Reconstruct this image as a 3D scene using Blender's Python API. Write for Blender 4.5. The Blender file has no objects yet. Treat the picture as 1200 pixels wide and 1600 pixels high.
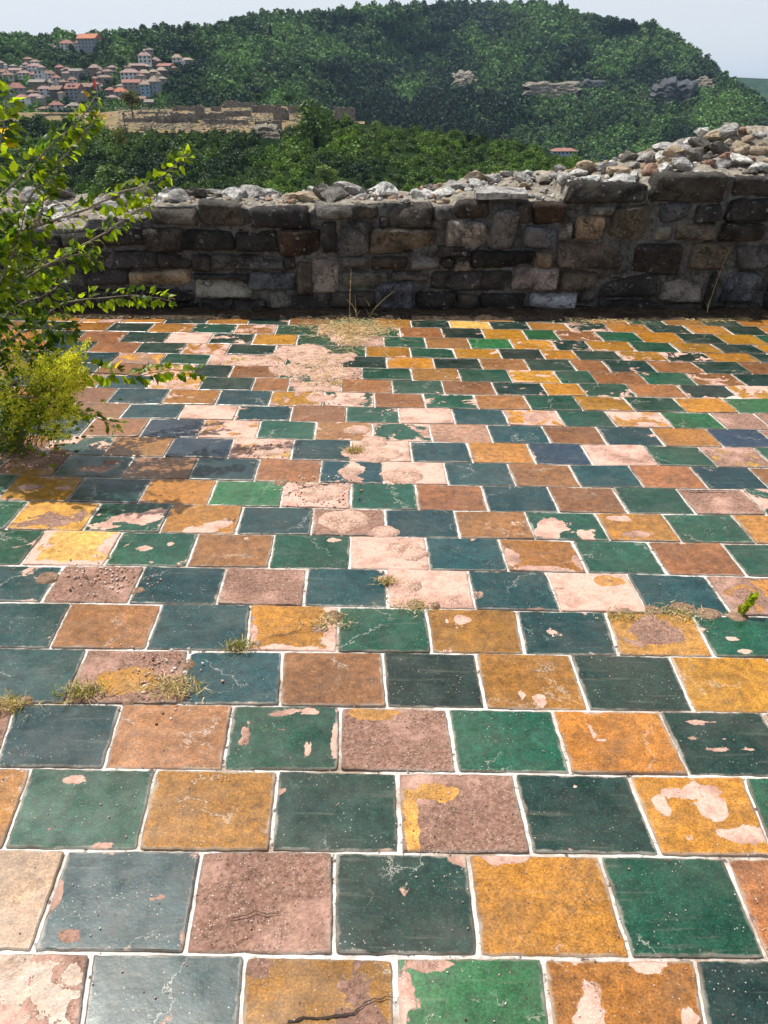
import bpy, bmesh, math, random
import numpy as np
from mathutils import Vector, noise, Matrix

random.seed(11)
rng = np.random.default_rng(11)
S = bpy.context.scene
COL = S.collection

# ------------------------------------------------------------------ camera, sky, sun, exposure
F = 1202.0
PITCH = 0.490
EYE = 1.6
cam = bpy.data.cameras.new('camera')
cam_o = bpy.data.objects.new('camera', cam)
COL.objects.link(cam_o)
cam_o.location = (0, 0, EYE)
cam_o.rotation_euler = (math.pi / 2 - PITCH, 0, 0)
cam.sensor_fit = 'HORIZONTAL'
cam.sensor_width = 36
cam.lens = 36 * F / 1200
cam.clip_start = 0.05
cam.clip_end = 30000
S.camera = cam_o

SUN_EL = math.radians(65)
SUN_AZ = math.radians(-52)          # from +Y towards -X
world = bpy.data.worlds.new('World')
S.world = world
world.use_nodes = True
wn = world.node_tree
wn.nodes.clear()
sky = wn.nodes.new('ShaderNodeTexSky')
sky.sky_type = 'NISHITA'
sky.sun_disc = False
sky.sun_elevation = SUN_EL
sky.sun_rotation = SUN_AZ
sky.altitude = 200
sky.air_density = 1.0
sky.dust_density = 3.0
sky.ozone_density = 1.0
hs = wn.nodes.new('ShaderNodeHueSaturation')
hs.inputs['Saturation'].default_value = 0.6
bgn = wn.nodes.new('ShaderNodeBackground')
bgn.inputs['Strength'].default_value = 0.125
wo = wn.nodes.new('ShaderNodeOutputWorld')
wn.links.new(sky.outputs[0], hs.inputs['Color'])
# thin pale veil of high cloud, denser towards the horizon
wtc = wn.nodes.new('ShaderNodeTexCoord')
wsx = wn.nodes.new('ShaderNodeSeparateXYZ'); wn.links.new(wtc.outputs['Generated'], wsx.inputs[0])
wmr = wn.nodes.new('ShaderNodeMapRange')
for k_, v_ in (('From Min', 0.0), ('From Max', 0.7), ('To Min', 0.85), ('To Max', 0.0)): wmr.inputs[k_].default_value = v_
wn.links.new(wsx.outputs[2], wmr.inputs[0])
wmx = wn.nodes.new('ShaderNodeMix'); wmx.data_type = 'RGBA'
wn.links.new(wmr.outputs[0], wmx.inputs[0]); wn.links.new(hs.outputs[0], wmx.inputs[6])
wmx.inputs[7].default_value = (6.9, 7.25, 7.75, 1)
wn.links.new(wmx.outputs[2], bgn.inputs['Color'])
wn.links.new(bgn.outputs[0], wo.inputs[0])

sun = bpy.data.lights.new('sun', 'SUN')
sun.energy = 5.0
sun.angle = math.radians(0.5)
sun.color = (1.0, 0.95, 0.88)
sun_o = bpy.data.objects.new('sun', sun)
COL.objects.link(sun_o)
sdir = Vector((math.sin(SUN_AZ) * math.cos(SUN_EL), math.cos(SUN_AZ) * math.cos(SUN_EL), math.sin(SUN_EL)))
sun_o.rotation_euler = sdir.to_track_quat('Z', 'Y').to_euler()
S.view_settings.view_transform = 'Standard'
S.view_settings.look = 'None'
S.view_settings.gamma = 1
S.view_settings.exposure = 0.06

# ------------------------------------------------------------------ helpers
CP, SP = math.cos(PITCH), math.sin(PITCH)

def ray(px, py):
    u = (px - 600) / F
    v = (py - 800) / F
    return Vector((u, CP - v * SP, -SP - v * CP))

def at_y(px, py, Y):
    """point seen at pixel (px,py) of the photo at forward distance Y"""
    d = ray(px, py)
    return Vector((0, 0, EYE)) + d * (Y / d.y)

def on_floor(px, py, z=0.0):
    d = ray(px, py)
    return Vector((0, 0, EYE)) + d * ((z - EYE) / d.z)

def m_per_px(px, py, Y):
    return (Y / ray(px, py).y) / F

def sm(a, b, x):
    t = min(1, max(0, (x - a) / (b - a)))
    return t * t * (3 - 2 * t)

def interp(tab, x):
    return float(np.interp(x, [p[0] for p in tab], [p[1] for p in tab]))

def fbm(x, y, z=0, o=4):
    return noise.fractal(Vector((x, y, z)), 1.0, 2.0, o)

def obj(name, verts, faces, mat, parent=None, smooth=False, attrs=None, mats=None, midx=None):
    me = bpy.data.meshes.new(name)
    me.from_pydata([tuple(v) for v in verts], [], [tuple(f) for f in faces])
    if mat: me.materials.append(mat)
    for m in (mats or []): me.materials.append(m)
    if midx is not None: me.polygons.foreach_set('material_index', midx)
    if smooth: me.polygons.foreach_set('use_smooth', [True] * len(me.polygons))
    for k, (ty, vals) in (attrs or {}).items():
        a = me.attributes.new(k, ty, 'POINT')
        arr = np.asarray(vals, dtype=np.float32).ravel()
        a.data.foreach_set({'FLOAT': 'value', 'FLOAT_VECTOR': 'vector', 'FLOAT_COLOR': 'color'}[ty], arr)
    me.update()
    o = bpy.data.objects.new(name, me)
    COL.objects.link(o)
    if parent: o.parent = parent
    return o

def tri_obj(name, V, Fc, n, mat, parent=None, tint=None, smooth=False):
    """fast mesh from numpy: V (N,3), Fc (M,n)"""
    me = bpy.data.meshes.new(name)
    me.vertices.add(len(V))
    me.vertices.foreach_set('co', np.ascontiguousarray(V, dtype=np.float32).ravel())
    M = len(Fc)
    me.loops.add(M * n)
    me.loops.foreach_set('vertex_index', np.ascontiguousarray(Fc, dtype=np.int32).ravel())
    me.polygons.add(M)
    me.polygons.foreach_set('loop_start', np.arange(0, M * n, n, dtype=np.int32))
    me.polygons.foreach_set('loop_total', np.full(M, n, dtype=np.int32))
    if smooth: me.polygons.foreach_set('use_smooth', np.ones(M, dtype=bool))
    me.materials.append(mat)
    if tint is not None:
        a = me.attributes.new('tint', 'FLOAT_COLOR', 'POINT')
        a.data.foreach_set('color', np.ascontiguousarray(tint, dtype=np.float32).ravel())
    me.update(calc_edges=True)
    o = bpy.data.objects.new(name, me)
    COL.objects.link(o)
    if parent: o.parent = parent
    return o

def tag(o, label=None, cat=None, group=None, kind=None):
    if label: o['label'] = label
    if cat: o['category'] = cat
    if group: o['group'] = group
    if kind: o['kind'] = kind
    return o

def empty(name, loc, label, cat, group=None):
    o = bpy.data.objects.new(name, None)
    COL.objects.link(o)
    o.location = loc
    o.empty_display_size = 0.1
    return tag(o, label, cat, group)

class Mat:
    def __init__(s, name):
        s.m = bpy.data.materials.new(name)
        s.m.use_nodes = True
        s.t = s.m.node_tree
        s.t.nodes.clear()
        s.out = s.t.nodes.new('ShaderNodeOutputMaterial')
        s.p = s.t.nodes.new('ShaderNodeBsdfPrincipled')
        s.t.links.new(s.p.outputs[0], s.out.inputs[0])
    def set(s, node, key, val):
        i = node.inputs[key]
        if hasattr(val, 'is_output') or isinstance(val, bpy.types.NodeSocket):
            s.t.links.new(val, i)
        elif isinstance(val, (tuple, list)) and len(val) == 3 and i.type == 'RGBA':
            i.default_value = (*val, 1)
        else:
            i.default_value = val
    def n(s, ty, ins=None, **props):
        nd = s.t.nodes.new(ty)
        for k, v in props.items(): setattr(nd, k, v)
        for k, v in (ins or {}).items(): s.set(nd, k, v)
        return nd
    def noise(s, vec, scale, detail=4, rough=0.55, dist=0):
        d = {'Scale': scale, 'Detail': detail, 'Roughness': rough, 'Distortion': dist}
        if vec is not None: d['Vector'] = vec
        return s.n('ShaderNodeTexNoise', d).outputs['Fac']
    def vor(s, vec, scale, feature='F1', out='Distance'):
        d = {'Scale': scale}
        if vec is not None: d['Vector'] = vec
        return s.n('ShaderNodeTexVoronoi', d, feature=feature).outputs[out]
    def math(s, op, a, b=0.0, clamp=False):
        nd = s.n('ShaderNodeMath', {0: a, 1: b}, operation=op)
        nd.use_clamp = clamp
        return nd.outputs[0]
    def ramp(s, x, a, b, lo=0.0, hi=1.0):
        nd = s.n('ShaderNodeMapRange', {'Value': x, 'From Min': a, 'From Max': b, 'To Min': lo, 'To Max': hi})
        nd.clamp = True
        return nd.outputs[0]
    def mix(s, f, a, b, bt='MIX'):
        nd = s.t.nodes.new('ShaderNodeMix')
        nd.data_type = 'RGBA'
        nd.blend_type = bt
        s.set(nd, 0, f); s.set(nd, 6, a); s.set(nd, 7, b)
        return nd.outputs[2]
    def attr(s, name, out='Color'):
        return s.n('ShaderNodeAttribute', attribute_name=name).outputs[out]
    def pos(s):
        return s.n('ShaderNodeNewGeometry').outputs['Position']
    def objc(s):
        return s.n('ShaderNodeTexCoord').outputs['Object']
    def bump(s, h, strength=0.5, dist=0.01, prev=None):
        d = {'Height': h, 'Strength': strength, 'Distance': dist}
        if prev is not None: d['Normal'] = prev
        return s.n('ShaderNodeBump', d).outputs[0]
    def fin(s, col=None, rough=None, norm=None, **kw):
        if col is not None: s.set(s.p, 'Base Color', col)
        if rough is not None: s.set(s.p, 'Roughness', rough)
        if norm is not None: s.set(s.p, 'Normal', norm)
        for k, v in kw.items(): s.set(s.p, k.replace('_', ' '), v)
        return s.m

# ------------------------------------------------------------------ materials
def mat_tile():
    M = Mat('glazed_tile')
    P = M.pos()
    seed = M.attr('seed', 'Vector')
    vp = M.n('ShaderNodeVectorMath', {0: P, 1: seed}, operation='ADD').outputs[0]
    thr = M.attr('wear', 'Fac')
    kind = M.attr('earthy', 'Fac')
    tint = M.attr('tint')
    tuv = M.n('ShaderNodeSeparateXYZ', {0: M.attr('tuv', 'Vector')})
    ex = M.math('MINIMUM', tuv.outputs[0], M.math('SUBTRACT', 1.0, tuv.outputs[0]))
    ey = M.math('MINIMUM', tuv.outputs[1], M.math('SUBTRACT', 1.0, tuv.outputs[1]))
    edge = M.math('MINIMUM', ex, ey)
    n1 = M.noise(vp, 8.5, 8, 0.62, 0.5)
    near = M.ramp(edge, 0.0, 0.10, 0.07, 0.0)
    n1e = M.math('SUBTRACT', n1, near)
    d = M.math('SUBTRACT', thr, n1e)
    chip = M.ramp(d, -0.002, 0.004)
    halo = M.math('SUBTRACT', M.ramp(d, -0.014, -0.002), chip, True)
    # glaze
    fine = M.noise(vp, 190, 3, 0.7)
    med = M.noise(vp, 34, 5, 0.62)
    big = M.noise(vp, 5, 3, 0.5)
    mul = M.math('MULTIPLY', M.ramp(fine, 0.32, 0.68, 0.5, 1.5), M.ramp(med, 0.32, 0.68, 0.62, 1.38))
    mul = M.math('MULTIPLY', mul, M.ramp(big, 0.3, 0.7, 0.78, 1.25))
    cm = M.n('ShaderNodeCombineXYZ', {0: mul, 1: mul, 2: mul}).outputs[0]
    gl = M.mix(1.0, tint, cm, 'MULTIPLY')
    # dull grey crazing film, in patches
    film = M.math('MULTIPLY', M.ramp(M.noise(vp, 9, 6, 0.65), 0.48, 0.72), 0.07)
    gl = M.mix(film, gl, (0.30, 0.29, 0.25))
    pk = M.ramp(M.noise(vp, 150, 2, 0.8), 0.60, 0.72)
    gl = M.mix(M.math('MULTIPLY', pk, 0.5), gl, M.mix(0.5, gl, (0.30, 0.34, 0.22)))
    wearall = M.math('MULTIPLY', M.ramp(M.noise(P, 1.7, 6, 0.7, 0.3), 0.45, 0.7), 0.14)
    gl = M.mix(wearall, gl, (0.27, 0.21, 0.15))
    stk = M.n('ShaderNodeMapping', {'Vector': vp, 'Scale': (5.0, 60.0, 1.0)})
    stf = M.math('MULTIPLY', M.ramp(M.noise(stk.outputs[0], 1.0, 4, 0.6), 0.6, 0.7), 0.10)
    gl = M.mix(stf, gl, (0.42, 0.37, 0.28))
    sp = M.ramp(M.vor(vp, 85), 0.10, 0.16, 1.0, 0.0)
    spm = M.math('MULTIPLY', sp, M.ramp(M.noise(vp, 13, 2), 0.52, 0.6))
    gl = M.mix(M.math('MULTIPLY', spm, 0.75), gl, (0.55, 0.5, 0.42))
    dk = M.math('MULTIPLY', M.ramp(M.vor(vp, 47), 0.07, 0.12, 1.0, 0.0), M.ramp(M.noise(vp, 11, 2), 0.55, 0.6))
    gl = M.mix(dk, gl, (0.05, 0.03, 0.02))
    # hairline cracks
    wsc = M.n('ShaderNodeVectorMath', {0: M.n('ShaderNodeTexNoise', {'Vector': vp, 'Scale': 14.0, 'Detail': 5.0, 'Roughness': 0.7}).outputs['Color'], 1: (0.16, 0.16, 0.16)}, operation='MULTIPLY').outputs[0]
    wv = M.n('ShaderNodeVectorMath', {0: vp, 1: wsc}, operation='ADD').outputs[0]
    cr = M.ramp(M.vor(wv, 1.7, 'DISTANCE_TO_EDGE'), 0.0015, 0.0042, 1.0, 0.0)
    crm = M.math('MULTIPLY', cr, M.ramp(M.noise(vp, 3.5, 2), 0.5, 0.55))
    gl = M.mix(M.math('MULTIPLY', crm, 0.5), gl, (0.6, 0.55, 0.46))
    # body under the glaze
    bn = M.math('ADD', M.math('MULTIPLY', M.noise(vp, 5, 5, 0.6), 1.3), -0.15)
    pink = M.mix(M.ramp(M.noise(vp, 120, 4, 0.7), 0.35, 0.65), (0.55, 0.31, 0.235), (0.70, 0.45, 0.36))
    earth = M.mix(M.ramp(M.noise(vp, 90, 4, 0.75), 0.33, 0.66), (0.14, 0.07, 0.045), (0.46, 0.26, 0.185))
    kf = M.ramp(M.math('ADD', kind, M.math('SUBTRACT', bn, 0.5)), 0.35, 0.65)
    body = M.mix(kf, pink, earth)
    bck = M.math('MULTIPLY', M.ramp(M.vor(wv, 5.0, 'DISTANCE_TO_EDGE'), 0.004, 0.012, 1.0, 0.0), M.ramp(M.noise(vp, 5, 2), 0.5, 0.56))
    body = M.mix(M.math('MULTIPLY', bck, 0.75), body, (0.06, 0.035, 0.025))
    dirt = M.ramp(M.noise(vp, 11, 6, 0.7), 0.5, 0.66)
    body = M.mix(M.math('MULTIPLY', dirt, 0.6), body, (0.22, 0.12, 0.08))
    grit = M.math('MULTIPLY', M.ramp(M.vor(vp, 130), 0.18, 0.25, 1.0, 0.0), M.ramp(M.noise(vp, 20, 2), 0.45, 0.6))
    body = M.mix(M.math('MULTIPLY', grit, 0.7), body, (0.72, 0.62, 0.52))
    pit = M.math('MULTIPLY', M.ramp(M.vor(vp, 60), 0.09, 0.16, 1.0, 0.0), kf)
    body = M.mix(M.math('MULTIPLY', pit, 0.8), body, (0.07, 0.04, 0.03))
    col = M.mix(chip, gl, body)
    col = M.mix(M.math('MULTIPLY', halo, 0.45), col, (0.58, 0.44, 0.33))
    # dusty, mortar-smeared rim
    rim = M.ramp(M.math('ADD', edge, M.math('MULTIPLY', M.math('SUBTRACT', M.noise(vp, 22, 5, 0.7), 0.5), 0.10)), 0.006, 0.028, 1.0, 0.0)
    rimc = M.mix(M.ramp(M.noise(vp, 7, 3), 0.4, 0.6), (0.42, 0.38, 0.32), (0.16, 0.12, 0.09))
    col = M.mix(M.math('MULTIPLY', rim, 0.6), col, rimc)
    rough = M.ramp(M.noise(vp, 12, 5), 0.3, 0.7, 0.22, 0.42)
    rough = M.math('MAXIMUM', rough, M.math('MULTIPLY', chip, 0.9))
    h = M.math('MULTIPLY', chip, -0.4)
    h = M.math('ADD', h, M.math('MULTIPLY', med, 0.10))
    hb = M.math('MULTIPLY', M.math('MULTIPLY', M.noise(vp, 45, 7, 0.7), chip), M.math('ADD', M.math('MULTIPLY', kf, 2.6), 0.35))
    h = M.math('ADD', h, hb)
    h = M.math('SUBTRACT', h, M.math('MULTIPLY', pit, M.math('MULTIPLY', chip, 0.5)))
    h = M.math('SUBTRACT', h, M.math('MULTIPLY', dk, 0.15))
    return M.fin(col, rough, M.bump(h, 0.9, 0.006), Specular_IOR_Level=0.5)

def mat_grout():
    M = Mat('lime_grout')
    P = M.pos()
    c = M.mix(M.ramp(M.noise(P, 60, 5, 0.7), 0.3, 0.7), (0.48, 0.46, 0.42), (0.80, 0.78, 0.73))
    c = M.mix(M.ramp(M.noise(P, 4.5, 6, 0.75), 0.47, 0.62), c, (0.36, 0.27, 0.20))
    c = M.mix(M.ramp(M.noise(P, 28, 5, 0.7), 0.57, 0.64), c, (0.10, 0.07, 0.05))
    return M.fin(c, 0.9, M.bump(M.noise(P, 120, 4, 0.7), 0.6, 0.004))

def mat_stone(name, base, dark, pale, usetint=True, sc=1.0, stain=0.55, lich=0.6):
    M = Mat(name)
    P = M.pos()
    b = M.attr('tint') if usetint else base
    n = M.noise(P, 9 * sc, 7, 0.65)
    mul = M.ramp(n, 0.25, 0.75, 0.5, 1.5)
    c = M.mix(1.0, b, M.n('ShaderNodeCombineXYZ', {0: mul, 1: mul, 2: mul}).outputs[0], 'MULTIPLY')
    m2 = M.ramp(M.noise(P, 70 * sc, 5, 0.7), 0.3, 0.7, 0.65, 1.35)
    c = M.mix(1.0, c, M.n('ShaderNodeCombineXYZ', {0: m2, 1: m2, 2: m2}).outputs[0], 'MULTIPLY')
    c = M.mix(M.math('MULTIPLY', M.ramp(M.noise(P, 2.4 * sc, 6, 0.7, 0.4), 0.46, 0.62), stain), c, dark)
    c = M.mix(M.math('MULTIPLY', M.ramp(M.noise(P, 15 * sc, 6, 0.75), 0.60, 0.66), lich), c, pale)
    crk = M.ramp(M.noise(P, 4 * sc, 6, 0.62, 0.2), 0.488, 0.5)
    crk2 = M.ramp(M.noise(P, 4 * sc, 6, 0.62, 0.2), 0.5, 0.512, 1.0, 0.0)
    ck = M.math('MULTIPLY', M.math('MULTIPLY', crk, crk2), 0.45)
    c = M.mix(ck, c, (0.02, 0.017, 0.014))
    h = M.math('ADD', M.noise(P, 22 * sc, 8, 0.7), M.math('MULTIPLY', ck, -0.8))
    return M.fin(c, 0.92, M.bump(h, 1.0, 0.03 / sc), Specular_IOR_Level=0.25)

def mat_leafy(name, base=None, trans=0.35, spread=0.35, rough=0.55, nscale=0.3, tcol=None):
    """foliage: diffuse+gloss plus a translucent share"""
    M = Mat(name)
    c = M.attr('tint') if base is None else base
    P = M.pos()
    m = M.ramp(M.noise(P, nscale, 4, 0.6), 0.3, 0.7, 1 - spread, 1 + spread)
    c = M.mix(1.0, c, M.n('ShaderNodeCombineXYZ', {0: m, 1: m, 2: m}).outputs[0], 'MULTIPLY')
    M.fin(c, rough, None, Specular_IOR_Level=0.35)
    tr = M.n('ShaderNodeBsdfTranslucent')
    k = tcol or (1.9, 1.7, 0.7)
    tc = M.mix(1.0, c, k, 'MULTIPLY')
    M.set(tr, 'Color', tc)
    mx = M.n('ShaderNodeMixShader')
    mx.inputs[0].default_value = trans
    M.t.links.new(M.p.outputs[0], mx.inputs[1])
    M.t.links.new(tr.outputs[0], mx.inputs[2])
    M.t.links.new(mx.outputs[0], M.out.inputs[0])
    return M.m

def mat_simple(name, c1, c2, scale, rough=0.85, bump=0.3, bd=0.02, thr=(0.35, 0.65)):
    M = Mat(name)
    P = M.pos()
    n = M.noise(P, scale, 6, 0.65)
    return M.fin(M.mix(M.ramp(n, *thr), c1, c2), rough, M.bump(M.noise(P, scale * 3, 5, 0.7), bump, bd))

def mat_ground_patch(name, c1, c2, c3, s1, s2):
    M = Mat(name)
    P = M.pos()
    c = M.mix(M.ramp(M.noise(P, s1, 6, 0.65), 0.4, 0.6), c1, c2)
    c = M.mix(M.ramp(M.noise(P, s2, 6, 0.7), 0.5, 0.62), c, c3)
    return M.fin(c, 0.95, M.bump(M.noise(P, s2 * 2, 6, 0.7), 0.6, 0.5 / s2), Specular_IOR_Level=0.0)

M_TILE = mat_tile()
M_GROUT = mat_grout()
M_SOIL = mat_ground_patch('dry_soil', (0.045, 0.035, 0.027), (0.09, 0.068, 0.05), (0.02, 0.015, 0.012), 6, 35)
M_RUBBLEBED = mat_ground_patch('broken_bedding', (0.52, 0.34, 0.26), (0.30, 0.18, 0.13), (0.66, 0.48, 0.39), 14, 110)
M_FACE = mat_stone('wall_stone', None, (0.010, 0.0095, 0.009), (0.36, 0.35, 0.33), stain=0.75, lich=0.7)
M_MORTAR = mat_stone('wall_mortar', (0.13, 0.128, 0.122), (0.015, 0.015, 0.015), (0.28, 0.27, 0.26), usetint=False, sc=2.0, stain=0.7, lich=0.4)
M_BED = mat_stone('mortar_bed', (0.31, 0.275, 0.22), (0.13, 0.115, 0.095), (0.48, 0.45, 0.40), usetint=False, sc=2.0, stain=0.6, lich=0.6)
M_RUB = [mat_stone('rubble_pale', (0.60, 0.58, 0.54), (0.07, 0.11, 0.10), (0.80, 0.78, 0.75), False, 2.6, 0.55, 0.8),
         mat_stone('rubble_grey', (0.38, 0.365, 0.34), (0.07, 0.065, 0.06), (0.75, 0.73, 0.69), False, 2.6, 0.6, 0.8),
         mat_stone('rubble_tan', (0.42, 0.33, 0.23), (0.13, 0.10, 0.07), (0.62, 0.56, 0.48), False, 2.6, 0.45, 0.6),
         mat_stone('rubble_rust', (0.36, 0.22, 0.155), (0.12, 0.07, 0.05), (0.55, 0.48, 0.42), False, 2.6, 0.4, 0.5),
         mat_stone('rubble_dark', (0.17, 0.155, 0.135), (0.05, 0.045, 0.04), (0.45, 0.43, 0.4), False, 2.6, 0.6, 0.6)]
M_FOREST = mat_leafy('forest_leaves', None, 0.10, 0.5, 0.7, 0.035, (1.5, 1.5, 0.8))
M_WOOD2 = mat_leafy('slope_leaves', None, 0.16, 0.4, 0.6, 0.12, (1.7, 1.6, 0.6))
M_LEAF = mat_leafy('shrub_leaves', None, 0.62, 0.25, 0.38, 14, (2.6, 2.1, 0.45))
M_FLOWER = mat_leafy('yellow_florets', None, 0.35, 0.3, 0.7, 30, (1.6, 1.5, 0.8))
M_STRAW = mat_leafy('dry_straw', None, 0.25, 0.3, 0.7, 30, (1.3, 1.2, 1.0))
M_BARK = mat_simple('bark', (0.16, 0.13, 0.10), (0.30, 0.26, 0.21), 40, 0.9, 0.5, 0.004)
M_TRUNK = mat_simple('trunk_bark', (0.08, 0.06, 0.045), (0.16, 0.13, 0.10), 1.5, 0.9, 0.5, 0.05)
M_HILL = mat_ground_patch('wooded_ground', (0.012, 0.026, 0.010), (0.022, 0.04, 0.014), (0.035, 0.05, 0.02), 0.01, 0.05)
M_VALLEY = mat_ground_patch('valley_ground', (0.04, 0.07, 0.03), (0.08, 0.09, 0.04), (0.05, 0.06, 0.03), 0.01, 0.05)
M_DRY = mat_ground_patch('dry_grassland', (0.27, 0.19, 0.11), (0.17, 0.15, 0.075), (0.36, 0.28, 0.18), 0.035, 0.16)
M_RUIN = mat_stone('ruin_stone', (0.24, 0.21, 0.175), (0.045, 0.04, 0.035), (0.58, 0.54, 0.48), False, 0.3, 0.7, 0.9)
M_CLIFFD = mat_stone('shaded_cliff_rock', (0.085, 0.09, 0.10), (0.03, 0.03, 0.035), (0.15, 0.15, 0.15), False, 0.03, 0.5, 0.4)  # same cliff rock, with the shade of its faces put into a darker bluish colour
M_CLIFF = mat_stone('cliff_rock', (0.26, 0.23, 0.18), (0.08, 0.075, 0.07), (0.42, 0.38, 0.32), False, 0.03, 0.5, 0.6)

# ------------------------------------------------------------------ base ground and own hilltop
def grid_sheet(name, xs, ys, fn, mat, kind='structure', smooth=True, label=None, cat=None):
    V = []; Fs = []
    for y in ys:
        for x in xs:
            V.append(fn(x, y))
    nx = len(xs)
    for j in range(len(ys) - 1):
        for i in range(nx - 1):
            a = j * nx + i
            Fs.append((a, a + 1, a + nx + 1, a + nx))
    o = obj(name, V, Fs, mat, smooth=smooth)
    tag(o, label, cat, kind=kind)
    return o

def gr(x, y):
    r = math.hypot(x, y)
    return (x, y, -62 + 3 * fbm(x * 0.002, y * 0.002, 3))
gx = [-16000, -9000, -5000, -3000] + list(range(-2000, 2001, 200)) + [3000, 5000, 9000, 16000]
grid_sheet('ground', gx, gx, gr, M_VALLEY)

def mound(x, y):
    d = max(0, y - 10.5, -y - 20, abs(x) - 30)
    z = -0.12 - 60 * sm(0, 90, d) + (0.4 * fbm(x * 0.1, y * 0.1) * min(1, d * 0.3))
    return (x, y, z)
mx_ = [-140, -110, -85, -65, -50, -40, -32, -25, -18, -12, -6, 0, 6, 12, 18, 25, 32, 40, 50, 65, 85, 110, 140]
my_ = [-130, -100, -70, -50, -35, -25, -15, -6, 0, 4, 8, 10, 12, 14, 18, 23, 30, 38, 48, 60, 75, 90, 105]
grid_sheet('hilltop', mx_, my_, mound, mat_ground_patch('hilltop_grass', (0.10, 0.10, 0.04), (0.20, 0.17, 0.09), (0.06, 0.07, 0.03), 0.5, 3))

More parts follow.
